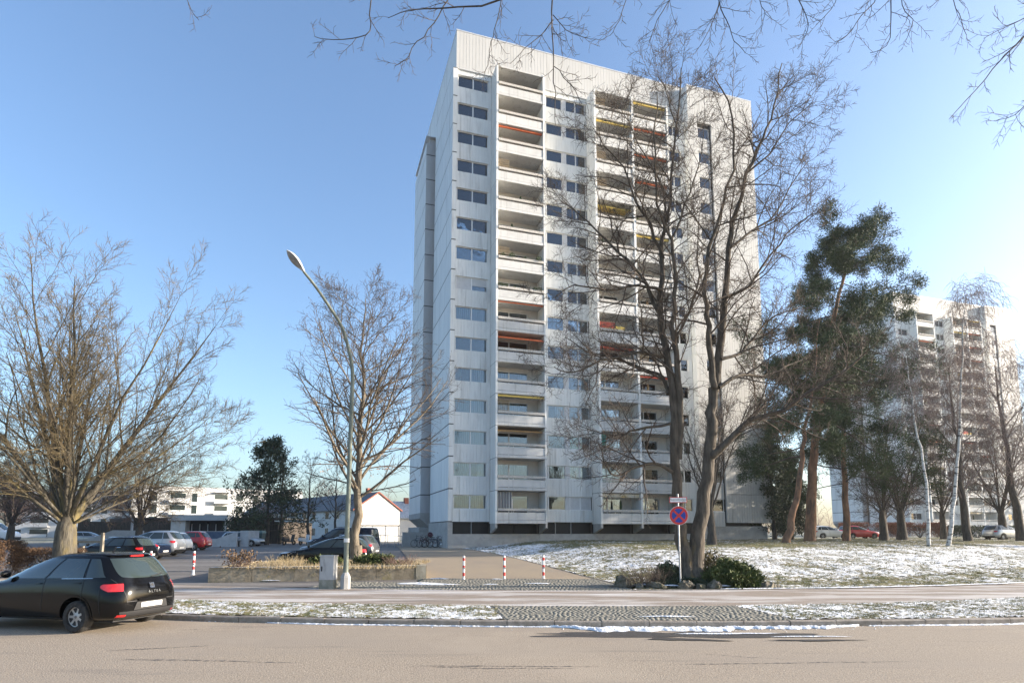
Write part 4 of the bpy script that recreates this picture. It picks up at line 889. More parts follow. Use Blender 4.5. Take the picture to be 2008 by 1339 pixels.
def weeping(label, x, y, h, R_, seed, r0=.34, lean=0.0, mt=None, u0=.18, nl=26):
    root = empty('weeping_tree', base_of(x,y)); tag(root,label,'tree','weeping trees at the lawn edge')
    P = dict(n=[nl,8,12,0],u0=[u0,.2,.15,.1],ang=[38,45,50,40],len=[.4,.42,.55,.5],seg=[8,8,6,6],wig=[.04,.08,.10,.05],trop=[.02,.0,-.06,-.42],tip=[.1,.3,.6,.6],rr=[.45,.4,.5,.5],rmin=.012,minl=1.5,max=3,slim=.011)
    T = Tree(seed,P); T.limb([(lean*(i/5),0,h*i/5) for i in range(6)], r0, .03, 0, u0, nl, lambda f: R_*(1.15-.55*f), jit=.08)
    T.build(root, mt or m_bark_d, m_twig_g, 0); return root
weeping('weeping tree with hanging brown twigs behind the straight birch',40.2,53.0,15.5,5.2,71,.38,-.6)
weeping('weeping tree beside the silver car with dense grey twigs',46.5,55.0,16.5,5.6,72,.42,-.9)
wt = weeping('ivy clad leaning dark tree near the silver car',40.6,45.6,13.5,4.6,73,.40,2.6,u0=.35)
# ivy on the leaning trunk
iv = [((2.6*f+random.Random(i).gauss(0,.28),random.Random(i+500).gauss(0,.28),13.5*f),(0,0,1)) for i in range(420) for f in [.02+.42*(i/420)]]
leaf_tufts('ivy', iv, 6, .14, .05, m_needle2, wt, 5, 0, .16)
weeping('brown weeping tree at the far edge of the lawn',52.0,52.0,13.0,5.4,74,.34)
# bare shade trees in front of the second tower and between
bg_specs = [
 ('dark bare tree right of the broad pine',35.2,57.0,12.0,5.2,81,m_bark_d,m_twig,.30),('dark bare tree with thick trunk beside the beech hedge',37.6,58.0,13.0,5.6,82,m_bark_d,m_twig,.36),
 ('bare tree behind the leaning white birch',44.5,62.0,11.5,5.0,83,m_bark_d,m_twig_r,.26),('small bare tree with low forked limbs by the far hedge',41.0,66.0,9.5,4.6,84,m_bark_d,m_twig,.22),
 ('bare tree with dark trunk close to the silver car',49.0,60.0,12.5,5.2,85,m_bark_d,m_twig_r,.34),('bare tree at the outer end of the lawn',58.0,62.0,12.0,5.2,86,m_bark_d,m_twig,.30)]
protos = []
for i,(lb,x,y,h,sp,sd,a,b_,tr) in enumerate(bg_specs):
    if i < 3:
        o,_T = spreading('bare_tree', x,y,h,sp,sd,lb,a,b_,3.2,tr,11,3,P=dict(n=[9,7,5,0],rmin=.012,len=[.48,.5,.5,.5],trop=[.02,.02,.01,.0]),group='bare trees before the far tower'); protos.append(o)
    else:
        o = copy_tree(protos[i-3]); o.location = base_of(x,y); s = h/bg_specs[i-3][3]; o.scale=(s,s,s); o.rotation_euler=(0,0,1.3*i); tag(o,lb,'tree','bare trees before the far tower')
# slender many-stemmed tree between the trunks of the large tree and the tower
spreading('bare_tree', 13.6,41.0,11.5,3.2,91,'narrow many stemmed bare tree between the forked trunks and the tower', m_bark_d, m_twig, 2.6,.26,9,3,P=dict(n=[12,8,5,0],ang=[28,34,36,36],rmin=.010,len=[.35,.42,.5,.5]),low=False)
# trees behind the left tree
for i,(lb,x,y,h,sp) in enumerate([('reddish bare tree behind the lichen covered tree',-42.0,56.0,10.0,6.0),('reddish bare tree in front of the white block corner',-33.5,54.0,9.6,5.4),('reddish bare tree at the far side of the parking lot',-50.0,60.0,10.6,6.0)]):
    if i == 0: o,_T = spreading('bare_tree', x,y,h,sp,95,lb,m_bark_d,m_twig_r,2.4,.34,13,3,P=dict(n=[12,9,6,0],rmin=.011,len=[.5,.5,.5,.5],trop=[.0,-.01,-.02,-.02]),group='reddish trees beyond the parking lot'); pr = o
    else: o = copy_tree(pr); o.location = base_of(x,y); o.scale=(sp/6.0,)*3; o.rotation_euler=(0,0,2.1*i); tag(o,lb,'tree','reddish trees beyond the parking lot')
for i,(lb,x,y,h) in enumerate([('slim bare tree in front of the terraced houses',-22.4,66.0,9.5),('second slim bare tree in front of the terraced houses, nearer the gable',-19.6,66.5,9.0),('slim bare tree between the cedar and the terraced houses',-27.0,70.0,11.0)]):
    if i == 0: pr2,_T = leader_tree('bare_tree', x,y,h,.2,3.4,97,lb,m_bark_d,m_twig,.25,22,P=dict(n=[22,8,5,0],rmin=.012),group='slim trees before the houses')
    else: o = copy_tree(pr2); o.location = base_of(x,y); o.scale=(h/9.5,)*3; o.rotation_euler=(0,0,1.9*i); tag(o,lb,'tree','slim trees before the houses')
# far wood behind everything on both sides
P_far = dict(n=[8,6,4,0],u0=[.2,.15,.1,.1],ang=[45,45,42,40],len=[.5,.5,.5,.5],seg=[6,5,4,3],wig=[.05,.1,.15,.2],trop=[.03,.03,.02,.0],tip=[.2,.35,.5,.6],rr=[.5,.5,.5,.5],rmin=.03,minl=.8,max=2,slim=.016)
far_lab = ['far bare tree behind the white van','far bare tree left of the grey block','far bare tree behind the white block','far bare tree behind the terraced houses','far bare tree beside the gable roof','far bare tree behind the second tower','far bare tree between the two towers','far bare tree right of the second tower','far bare tree behind the garage roof','far bare tree at the edge of the wood by the van']
far_pos = [(-80,95,11),(-100,120,13),(-70,165,15),(-40,130,12),(-14,120,10),(125,150,16),(68,105,12),(112,120,14),(-46,110,9),(-125,130,14)]
for i,(x,y,h) in enumerate(far_pos):
    if i==0: prf,_T = spreading('bare_tree', x,y,11,5.5,99,far_lab[0],m_bark_d,m_twig_r,2.6,.3,12,2,P=P_far,group='far bare trees')
    else: o = copy_tree(prf); o.location = base_of(x,y); o.scale=(h/11.,)*3; o.rotation_euler=(0,0,.9*i); tag(o,far_lab[i],'tree','far bare trees')

# a distant wood closing the horizon, too far off to tell its trees apart
rwd = random.Random(5); polys = []
for i in range(150):
    a = -.95+1.9*(i+rwd.random())/150; dist = rwd.uniform(190,330); x0 = dist*math.tan(a) if abs(a)<.9 else dist*1.3*math.copysign(1,a); h = rwd.uniform(9,17)
    Tt = Tree(i, dict(n=[9,5,0],u0=[.2,.15,.1],ang=[42,42,40],len=[.45,.5,.5],seg=[4,4,3],wig=[.04,.1,.15],trop=[.03,.03,.02],tip=[.2,.4,.6],rr=[.5,.5,.5],rmin=.05,minl=.9,max=2,slim=.02))
    Tt.limb([(x0,dist,.5),(x0+rwd.gauss(0,.3),dist,h*.5),(x0+rwd.gauss(0,.5),dist,h)],.22,.05,0,.22,9,lambda f: h*.38*(1.1-.6*f)); polys += [(p,r) for l,p,r in Tt.out]
o = add('woodland', poly_tubes(polys,'woodland',lambda r:3), m_twig_r); o['kind'] = 'stuff'
# ------------------------------------------------------------------ shrubs, hedges, rocks
def mound(name, label, x, y, rx, ry, h, seed, m, n=2600, size=.16, w=.035, cat='shrub', flat=.0, m_in=None, z=None, up=.5, group=None, box=False):
    r = np.random.default_rng(seed); z0 = g1(x,y)-.03 if z is None else z; root = empty(name,(x,y,z0)); tag(root,label,cat,group)
    d = r.normal(0,1,(n,3)); d[:,2] = np.abs(d[:,2]); d /= np.linalg.norm(d,axis=1)[:,None]
    if box: d = np.sign(d)*np.abs(d)**.45; d /= np.max(np.abs(d),axis=1)[:,None]**.8
    lump = 1+.16*np.sin(d[:,0]*7+seed)*np.cos(d[:,1]*6+2*seed)+.10*np.sin(d[:,2]*11+seed)
    if box: lump = 1+.05*np.sin(d[:,0]*9+seed)*np.cos(d[:,2]*8)
    rad = r.uniform(.55,1.0,n)**.5*lump; p = d*rad[:,None]*np.array([rx,ry,h])
    tips = [(tuple(p[i]),tuple(d[i]*np.array([1,1,.6]))) for i in range(n)]
    leaf_tufts('foliage', tips, 3, size, w, m, root, seed, up, size*.35)
    q = MB(); 
    rr = random.Random(seed)
    for i in range(14):
        a = rr.uniform(0,6.28); e = rr.uniform(.2,.8); q.tube([(0,0,0),(rx*.4*math.cos(a)*e,ry*.4*math.sin(a)*e,h*.4),(rx*.8*math.cos(a)*e,ry*.8*math.sin(a)*e,h*.75*(1.1-e*.4))],[.03,.02,.008],5)
    q.build('stem', m_bark_d, root); return root
mound('juniper_shrub','dense green juniper bush at the foot of the forked tree',7.55,20.75,.95,.7,.80,3,m_yew,2400,.17,.032)
mound('juniper_shrub','brownish juniper half hidden behind the dense green one',7.05,21.6,.7,.5,1.05,4,mat('olive brown foliage',(.07,.06,.025),(.15,.12,.05),6,.8),1200,.15,.022)
mound('juniper_shrub','small dark evergreen left of the forked trunk',5.45,21.3,.45,.4,.75,5,m_needle2,1000,.13,.03)
mound('hedge_plant','clipped brown beech ball hedge at the picture edge by the black car',-21.2,24.6,.85,.8,1.55,6,mat('brown hedge twigs',(.07,.04,.024),(.15,.09,.05),7,.9),6000,.07,.013,'hedge',box=True)
mound('hedge_plant','low clipped brown hedge between the beech ball and the lichen tree',-20.6,26.8,1.3,.7,1.15,7,MATS['brown hedge twigs'],6000,.07,.013,'hedge',box=True)
for i,(x,y,rx,lb) in enumerate([(43.5,73.0,3.6,'long reddish beech hedge behind the red car'),(50.2,74.0,3.0,'reddish beech hedge to the side of the red car beyond the bare trees')]):
    mound('hedge_plant',lb,x,y,rx,.9,1.9,8+i,mat('red hedge twigs',(.17,.075,.05),(.27,.14,.09),5,.9),3600,.16,.035,'hedge',box=True,group='reddish hedges')
mound('hedge_plant','dark evergreen hedge under the far tower balconies',58.0,75.0,4.5,1.2,1.5,12,m_needle2,3000,.2,.05,'hedge',box=True)
# planter vegetation
def stalks(name,label,x,y,z,n,h,sp,seed,m,cat='shrub',lean=.35,leaf=None):
    root = empty(name,(x,y,z)); tag(root,label,cat); r = random.Random(seed); polys=[]
    for i in range(n):
        a=r.uniform(0,6.28); s=r.uniform(0,sp); p=(s*math.cos(a),s*math.sin(a),0); d=nrm((math.cos(a)*lean+r.gauss(0,.25),math.sin(a)*lean+r.gauss(0,.25),1)); pts=[p]; hh=h*r.uniform(.5,1.1)
        for k in range(4): d=nrm((d[0]+r.gauss(0,.12),d[1]+r.gauss(0,.12),d[2]-.04)); p=tuple(p[q]+d[q]*hh/4 for q in range(3)); pts.append(p)
        polys.append((pts,[.007,.006,.005,.004,.003]))
        for k in range(3):
            j=r.randrange(1,4); dd=rot_off(d,R(45),r.uniform(0,6.28)); e=tuple(pts[j][q]+dd[q]*hh*.3 for q in range(3)); polys.append(([pts[j],e],[.004,.0025]))
    o = add('stems', poly_tubes(polys,'stems',lambda r_:3), m, root); o['kind']='stuff'
    if leaf: leaf_tufts('foliage',[(p[0][-1],(0,0,1)) for p in polys if len(p[0])>2],8,.10,.03,leaf,root,seed,.2,.10)
    return root
m_dry2 = mat('bleached dry grass',(.26,.20,.11),(.42,.34,.21),8,.9)
stalks('bare_shrub','leafy red brown shrub hanging over the planter end',-10.5,23.3,.62,60,.62,.35,1,m_twig_r,leaf=mat('dull red leaves',(.08,.05,.03),(.16,.10,.05),8,.8))
stalks('bare_shrub','low tangle of thin twigs behind the grey cabinet in the planter',-8.9,24.0,.62,70,.5,.6,2,m_dry2)
stalks('bare_shrub','arching bare shrub at the narrow end of the planter',-4.6,24.8,.62,90,.55,.5,3,m_twig_r,lean=.9)
stalks('bare_shrub','bare shrub between the rocks left of the sign',4.55,20.6,.2,150,.8,.55,4,m_twig,lean=.6)
mound('ground_cover_plant','dark low ground cover around the foot of the sign post',5.9,20.55,1.2,.45,.28,15,m_needle2,1100,.10,.03,cat='plant')
mound('juniper_shrub','flat green juniper right of the beech trunk in the planter',-5.7,25.2,.9,.45,.42,13,m_yew,900,.13,.03,z=.6)
mound('juniper_shrub','small green juniper behind the grey cabinet',-7.9,25.6,.7,.4,.34,14,m_yew,700,.13,.03,z=.6)
rg2 = np.random.default_rng(5); Xd = rg2.uniform(-11.2,-3.8,9000); Yd = rg2.uniform(22.9,28.5,9000)
blades('dry_grass', Xd, Yd, .05,.24,.008, m_dry2, 9, z=lambda a,b: 0*a+.60)
# boulders round the bed
def rock(name,label,x,y,rx,ry,rz,seed):
    r = np.random.default_rng(seed); bm = bmesh.new(); bmesh.ops.create_icosphere(bm, subdivisions=3, radius=1)
    k = r.normal(0,1,(7,3)); k /= np.linalg.norm(k,axis=1)[:,None]; c = r.uniform(.55,.9,7)
    for v in bm.verts:
        p = np.array(v.co); 
        for i in range(7):
            dd = p@k[i]-c[i]
            if dd>0: p = p-k[i]*dd*.85
        p = p*(1+.13*math.sin(6*p[0]+seed)*math.sin(7*p[1]+2*seed)+.07*math.sin(15*p[2]+p[0]*13+seed)+.05*math.sin(21*p[1]+9*p[0])); v.co = Vector((p[0]*rx,p[1]*ry,p[2]*rz))
    m = bpy.data.meshes.new(name); bm.to_mesh(m); bm.free(); smooth_mesh(m,14)
    o = add(name,m,m_rock,None,(x,y,g1(x,y)+rz*.35),seed*1.1); tag(o,label,'rock','rocks edging the tree bed'); return o
m_rock = mat('mossy limestone',(.10,.085,.06),(.25,.215,.165),5,.9,bump=.08,bscale=9,c3=(.07,.07,.035),s3=3,r3=(.48,.62))
for a in [('big rounded boulder at the bed corner nearest the bollards',3.75,20.75,.30,.28,.30,1),('flat boulder left of the sign post',4.75,20.15,.42,.2,.17,2),('ridged boulder at the foot of the sign post',5.75,20.05,.32,.2,.20,3),
          ('small boulder just right of the sign post',6.2,20.0,.22,.16,.15,4),('pointed boulder below the forked trunk',6.65,20.0,.26,.18,.22,5),('boulder right of the green juniper',8.55,20.25,.28,.2,.17,6),('low boulder between the corner boulder and the flat one',4.25,20.3,.26,.18,.13,7),('small boulder beyond the one right of the juniper',8.9,20.4,.16,.14,.10,8)]:
    rock('boulder',a[0],*a[1:])
blob('tree_bed', 6.1,20.75,2.4,.75,m_soil,.035,61,'structure',50,.3,gz=1,hz=.05)
for (cx,cy,rx,ry,sd) in [(5.3,20.25,.35,.12,62),(6.95,20.15,.3,.1,63),(6.35,20.4,.25,.1,64),(4.5,20.55,.4,.12,65)]: blob('snow',cx,cy,rx,ry,m_snow,.10,sd,amp=.8,hz=.03,gz=1)
# ------------------------------------------------------------------ vehicles
def paint_mat(name, c, rough=.28, metal=.0):
    m = mat(name, c, rough=rough, metal=metal, coat=.0 if max(c)<.1 else .6, spec=.32 if max(c)<.1 else .5); return m
m_black = paint_mat('black car paint', (.0035,.0035,.004), .13); m_dkblue = paint_mat('dark blue car paint', (.008,.012,.026),.15); m_silver = paint_mat('silver car paint', (.42,.43,.44), .3, .5)
m_redp = paint_mat('red car paint', (.34,.015,.02)); m_whitep = paint_mat('white car paint', (.70,.71,.72)); m_greyp = paint_mat('grey car paint', (.12,.125,.13), .3, .4)
m_cglass = mat('dark car glass', (.030,.042,.040), rough=.02, spec=.6, coat=.5)
m_tyre = mat('tyre rubber', (.018,.018,.018), (.05,.047,.043), 14, .9); m_rim = mat('silver wheel trim', (.40,.39,.38), (.48,.47,.45), 8, .4, metal=.3)
m_tail = mat('red tail lamp', (.50,.012,.015), (.62,.03,.03), 10, .15, spec=.6, coat=.6); m_trim = mat('black plastic trim', (.022,.022,.023), rough=.6)
m_lampw = mat('clear headlamp', (.55,.57,.60), rough=.08, spec=.8, coat=.8); m_plate = mat('blank number plate', (.62,.62,.60), rough=.5); m_chrome = mat('chrome', (.72,.72,.72), rough=.15, metal=1.0)
def cr(arr, k):
    n = len(arr); i = int(min(max(math.floor(k),0),n-2)); t = k-i; p = [np.array(arr[min(max(i+j,0),n-1)],float) for j in (-1,0,1,2)]
    return .5*((2*p[1])+(p[2]-p[0])*t+(2*p[0]-5*p[1]+4*p[2]-p[3])*t*t+(3*p[1]-p[0]-3*p[2]+p[3])*t**3)
class Body:
    """closed car shell made of stacked superellipse rings: (zf, zr, xf, xr, halfwidth, power)"""
    def __init__(s, rings): s.r = rings; s.n = len(rings)-1
    def at(s, k): return cr(s.r, k)
    def zx(s, v, x): zf,zr,xf,xr,w,p = v; return zr+(zf-zr)*(x-xr)/(xf-xr)
    def side(s, x, k, sg, e=0.0):
        v = s.at(k); zf,zr,xf,xr,w,p = v; xc=(xf+xr)/2; a=(xf-xr)/2; X=min(.9995,abs((x-xc)/a)); y=w*(1-X**p)**(1/p)
        return (x, sg*(y+e), s.zx(v,x)+e*.25)
    def end(s, y, k, front, e=0.0):
        v = s.at(k); zf,zr,xf,xr,w,p = v; xc=(xf+xr)/2; a=(xf-xr)/2; Y=min(.9995,abs(y/w)); x=a*(1-Y**p)**(1/p); x = xc+x+e if front else xc-x-e
        return (x, y, s.zx(v,x)+e*.25)
    def shell(s, sub=4, seg=72):
        q = MB(); nr = s.n*sub+1
        for j in range(nr):
            v = s.at(j/sub); zf,zr,xf,xr,w,p = v; xc=(xf+xr)/2; a=(xf-xr)/2
            for i in range(seg):
                th = 2*math.pi*i/seg; c,sn = math.cos(th),math.sin(th); x = xc+a*math.copysign(abs(c)**(2/p),c); y = w*math.copysign(abs(sn)**(2/p),sn); q.v.append((x,y,s.zx(v,x)))
        for j in range(nr-1):
            for i in range(seg): i2=(i+1)%seg; q.f.append((j*seg+i,j*seg+i2,(j+1)*seg+i2,(j+1)*seg+i))
        q.f.append(tuple(range(seg-1,-1,-1))); q.f.append(tuple(range((nr-1)*seg,nr*seg))); return q
def side_patch(B, sg, k0,k1, xa0,xa1, xb0,xb1, e, nx=10, nz=5):
    """quad patch: at k0 x from xa0..xa1, at k1 from xb0..xb1"""
    q = MB(); q.grid(lambda a,b: B.side((xa0+(xb0-xa0)*b)*(1-a)+(xa1+(xb1-xa1)*b)*a, k0+(k1-k0)*b, sg, e), nx, nz); return q
def end_patch(B, front, k0,k1, y0,y1, y2,y3, e, ny=12, nz=5):
    q = MB(); q.grid(lambda a,b: B.end((y0+(y2-y0)*b)*(1-a)+(y1+(y3-y1)*b)*a, k0+(k1-k0)*b, front, e), ny, nz); return q
def solid(q, name, m, parent, smooth=True):
    o = q.build(name, m, parent, smooth=smooth); return o
RINGS = {}
def rings(kind, L, W, H):
    h = L/2; w = W/2
    if kind=='hatch': T = [(.22,.26,.93,-.93,.90,6),(.30,.33,.975,-.985,.97,6),(.50,.52,1.0,-1.0,1.0,6),(.68,.74,.985,-.998,1.0,5.5),(.78,.88,.93,-.985,.99,5),(.885,.98,.74,-.965,.975,4.6),(.97,1.05,.50,-.95,.955,4.4),(1.06,1.12,.40,-.935,.93,4.2),(1.27,1.27,.20,-.885,.85,4),(1.43,1.42,.02,-.83,.76,3.8),(1.52,1.51,-.12,-.77,.69,3.4),(1.562,1.555,-.26,-.66,.56,3),(1.575,1.57,-.36,-.5,.25,2.6)]
    elif kind=='wagon': T = [(.20,.24,.94,-.94,.90,6),(.30,.33,.975,-.985,.97,6),(.50,.52,1.0,-1.0,1.0,6),(.66,.72,.985,-.998,1.0,5.5),(.75,.84,.93,-.985,.99,5),(.84,.92,.72,-.97,.975,4.6),(.91,.99,.45,-.955,.95,4.4),(1.0,1.05,.36,-.94,.92,4.2),(1.2,1.2,.17,-.90,.84,4),(1.34,1.34,.02,-.86,.76,3.8),(1.42,1.42,-.1,-.82,.69,3.4),(1.46,1.46,-.22,-.74,.56,3),(1.475,1.47,-.32,-.6,.25,2.6)]
    elif kind=='sedan': T = [(.20,.24,.94,-.94,.90,6),(.30,.33,.975,-.985,.97,6),(.50,.52,1.0,-1.0,1.0,6),(.66,.74,.985,-.998,1.0,5.5),(.75,.88,.93,-.98,.99,5),(.84,.97,.72,-.86,.975,4.6),(.91,1.0,.45,-.68,.95,4.4),(1.0,1.05,.36,-.62,.92,4.2),(1.2,1.2,.17,-.46,.82,4),(1.34,1.34,.02,-.33,.74,3.6),(1.41,1.41,-.08,-.24,.66,3.2),(1.44,1.44,-.12,-.2,.5,3),(1.45,1.45,-.13,-.18,.25,2.6)]
    else: T = [(.24,.26,.96,-.97,.92,7),(.34,.36,.985,-.99,.98,7),(.55,.57,1.0,-1.0,1.0,7),(.80,.85,.985,-.998,1.0,6.5),(.95,1.0,.94,-.995,.99,6),(1.05,1.1,.82,-.99,.985,6),(1.12,1.16,.66,-.985,.975,5.5),(1.2,1.22,.60,-.98,.96,5.5),(1.42,1.42,.45,-.97,.91,5.5),(1.62,1.62,.32,-.955,.87,5),(1.74,1.74,.24,-.94,.82,4.6),(1.80,1.80,.12,-.91,.72,4),(1.82,1.82,0,-.8,.4,3)]
    H0 = T[-1][0]; return [(a*H/H0,b*H/H0,c*h,d*h,e*w,p) for a,b,c,d,e,p in T]
def wheel(parent, x, y, r, sg, fancy=False):
    q = MB(); wd = .105; q.lathe([(r*.62,-wd),(r*.9,-wd),(r*.985,-wd*.75),(r,-wd*.4),(r,wd*.4),(r*.985,wd*.75),(r*.9,wd),(r*.62,wd)],'y',32)
    q.lathe([(r*.62,-wd),(r*.62,wd)],'y',32)
    o = q.build('wheel', m_tyre, parent, (x,y,r), smooth=True)
    out = sg*wd*.55
    q = MB(); q.lathe([(.0,out*1.12),(r*.12,out*1.12),(r*.16,out*.98),(r*.5,out*.86),(r*.60,out*1.0),(r*.635,out*1.05),(r*.64,out*.6)],'y',32); q.build('rim', m_rim, o, smooth=True)
    n = 7 if fancy else 5
    for i in range(n):
        a = 2*math.pi*(i+.5)/n; hw = (.30 if fancy else .38)
        pts = []
        for rr_,ww in ((.27,.16),(.54,hw),(.555,hw*.5),(.56,0),(.555,-hw*.5),(.54,-hw),(.27,-.16)): pts.append((r*rr_*math.cos(a+ww),r*rr_*math.sin(a+ww)))
        q = MB(); y0 = out*1.03; q.prism(pts,'y',min(y0,y0-sg*.004),max(y0,y0-sg*.004)); q.build('rim_hole', m_dark, o)
    if fancy:
        q = MB(); q.lathe([(.0,out*1.2),(r*.085,out*1.2),(r*.10,out*1.1)],'y',20); q.build('hub_badge', m_greyp, o, smooth=True)
    return o
PROTO = {}
def car_shell(kind, L, W, H, wb, wr):
    key = (kind,L,W,H)
    if key in PROTO: return PROTO[key]
    B = Body(rings(kind,L,W,H)); q = B.shell(); me = q.mesh('body')
    ob = bpy.data.objects.new('tmp_body', me); COL.objects.link(ob); cut=[]
    c = MB()
    for xx in wb:
        for sg in (-1,1): 
            k = len(c.v); n=28; rr=wr*1.19; y0,y1 = sg*(W/2-.30), sg*(W/2+.2)
            for yv in (y0,y1):
                for i in range(n): a=2*math.pi*i/n; c.v.append((xx+rr*math.cos(a),yv,wr+.015+rr*math.sin(a)))
            c.f += [tuple(range(k,k+n)),tuple(range(k+2*n-1,k+n-1,-1))]+[(k+i,k+n+i,k+n+(i+1)%n,k+(i+1)%n) for i in range(n)]
    co = bpy.data.objects.new('tmp_cut', c.mesh('cut')); COL.objects.link(co)
    md = ob.modifiers.new('b','BOOLEAN'); md.object = co; md.operation='DIFFERENCE'; md.solver='EXACT'
    dg = bpy.context.evaluated_depsgraph_get(); res = bpy.data.meshes.new_from_object(ob.evaluated_get(dg)); res.name='body'
    bpy.data.objects.remove(ob); bpy.data.objects.remove(co); res.materials.clear(); smooth_mesh(res, 32); PROTO[key] = (B,res); return PROTO[key]
def car(label, kind, x, y, rz, m, L=4.4, W=1.78, H=1.50, wr=.31, group=None, z=None, rails=False, fancy=False, name='parked_car', cat='car', tint=None):
    z = g1(x,y)-.03 if z is None else z; root = empty(name,(x,y,z),rz); tag(root,label,cat,group)
    wb = (L*.295, -L*.285); B,me = car_shell(kind,L,W,H,wb,wr)
    add('body', me, m, root); gm = tint or m_cglass
    MB().box(-L*.43,L*.43,-W*.33,W*.33,.20,.60).build('underbody', m_trim, root)
    h = L/2; e=.006
    for sg in (-1,1):
        for xx in wb: wheel(root, xx, sg*(W/2-.115), wr, sg, fancy and sg>0)
        cw = B.r[7][2]; rt = B.r[9]
        if kind=='van': spans = [(.30,.62,.30,.40)]
        xs0,xs1 = B.r[7][3]*.93, B.r[7][2]*.86; xt0,xt1 = B.r[9][3]*.90, B.r[9][2]*.55
        spl = {'hatch':[0,.20,.56,1],'wagon':[0,.27,.60,1],'sedan':[0,.12,.52,1],'van':[.62,.80,1]}[kind]
        for i in range(len(spl)-1):
            f0,f1 = spl[i]+.012, spl[i+1]-.012; L0=lambda f: xs0+(xs1-xs0)*f; L1=lambda f: xt0+(xt1-xt0)*f
            tp = .07 if (i==0 and kind!='van') else 0
            solid(side_patch(B,sg,6.75,9.25,L0(f0+(.03 if i==0 else 0)),L0(f1),L1(f0+tp),L1(f1),e),'side_window',gm,root)
            if i>0:
                xd = L0(spl[i]) ; solid(side_patch(B,sg,1.6,6.6,xd-.006,xd+.006,xd-.006,xd+.006,.003,1,12),'door_seam',m_dark,root)
                q = side_patch(B,sg,5.15,5.45,xd+.07,xd+.27,xd+.07,xd+.27,.035,6,2); solid(q,'door_handle',m if not rails else m_chrome,root)
        # mirror
        p = Vector(B.side(xs1-.12,6.9,sg,.09)); q = MB(); q.lathe([(.0,-.09),(.05,-.085),(.075,-.03),(.075,.03),(.05,.085),(0,.09)],'y',12,(0,0,0)); o=q.build('wing_mirror',m,root,(p.x,p.y+sg*.02,p.z+.05),smooth=True); o.scale=(.8,1,1.0)
        if rails: q = MB(); q.tube([B.side(xs0*.8,10.4,sg,.03),B.side(0,10.4,sg,.05),B.side(xt1*.6,10.4,sg,.03)],.018,6); solid(q,'roof_rail',m_chrome,root)
        # lamps
        q = MB(); q.grid(lambda a,b: B.side(B.at(3.5+1.35*b)[3]*(.972-(.155 if fancy else .12)*a*(.35+.65*math.sin(math.pi*(.12+.62*b)))),3.5+1.35*b,sg,.009),12,8); solid(q,'tail_lamp',m_tail,root)
        q = MB(); q.grid(lambda a,b: B.end(sg*(B.at(3.5+.9*b)[4]*(.55+.42*a)),3.5+.9*b,True,.008),8,4); solid(q,'headlamp',m_lampw,root)
    w7 = B.r[7][4]; w9 = B.r[9][4]
    q = MB(); k0_,k1_ = 6.1,9.35
    def rw_(a,b):
        hw = w7*.80+(w9*.80-w7*.80)*b; hw *= (1-.16*(1-b)**3); k = k0_+(k1_-k0_)*b + .55*(1-b)**2*abs(2*a-1)**3
        return B.end((2*a-1)*hw,k,False,e)
    q.grid(rw_,18,8); solid(q,'rear_window',gm,root)
    solid(end_patch(B,True,6.7,9.7,-w7*.84,w7*.84,-w9*.82,w9*.82,e),'windscreen',gm,root)
    solid(end_patch(B,False,1.75,2.2,-.26,.26,-.26,.26,.016,2,1),'number_plate',m_plate,root,False)
    solid(end_patch(B,False,.4,1.5,-W*.36,W*.36,-W*.38,W*.38,.012),'bumper_trim',m_trim,root)
    solid(end_patch(B,True,1.0,2.2,-W*.3,W*.3,-W*.34,W*.34,.010),'grille',m_trim,root)
    return root, B
def text_mesh(body, size, depth=.002):
    cu = bpy.data.curves.new('text','FONT'); cu.body = body; cu.size = size; cu.extrude = depth; cu.align_x='CENTER'; cu.align_y='CENTER'
    o = bpy.data.objects.new('tmp_text', cu); COL.objects.link(o); dg = bpy.context.evaluated_depsgraph_get()
    m = bpy.data.meshes.new_from_object(o.evaluated_get(dg)); bpy.data.objects.remove(o); m.name='lettering'; return m
# the black car in front
HD = math.atan2(.25,-.97); hx,hy = math.cos(HD),math.sin(HD)
cx,cy = -8.66-hx*(-1.29)-(-hy)*.76, 12.25-hy*(-1.29)-hx*.76
fc,FB = car('black compact car with silver wheel trims parked at the kerb','hatch',cx,cy,HD,m_black,4.50,1.79,1.57,.315,z=0.0,fancy=True)
# rear details
for sgn in (-1,1):
    solid(side_patch(FB,sgn,.15,.75,-.92,.92,-.92,.92,.006,16,3),'sill_trim',m_trim,fc)
    solid(side_patch(FB,sgn,6.57,6.66,-1.60,-.85,-1.60,-.85,.007,14,1),'window_highlight',m_chrome,fc)  # bright strip in place of the highlight below the quarter window
    solid(side_patch(FB,sgn,1.2,4.3,-1.86,-1.85,-1.80,-1.79,.004,1,8),'bumper_seam',m_dark,fc)
    q = MB()
    for xw in (4.5*.295,-4.5*.285):
        rr1 = .315*1.19; q.grid(lambda a,b: FB.side(xw+(rr1+.028*b)*math.cos(math.pi*(a*1.1-.05)), next(kk/20 for kk in range(0,240) if FB.zx(FB.at(kk/20),xw) >= .33+(rr1+.028*b)*math.sin(math.pi*(a*1.1-.05)) or kk>=239), sgn, .012), 26, 1)
    solid(q,'arch_lip',m_black,fc)
w5 = FB.at(5)[4]

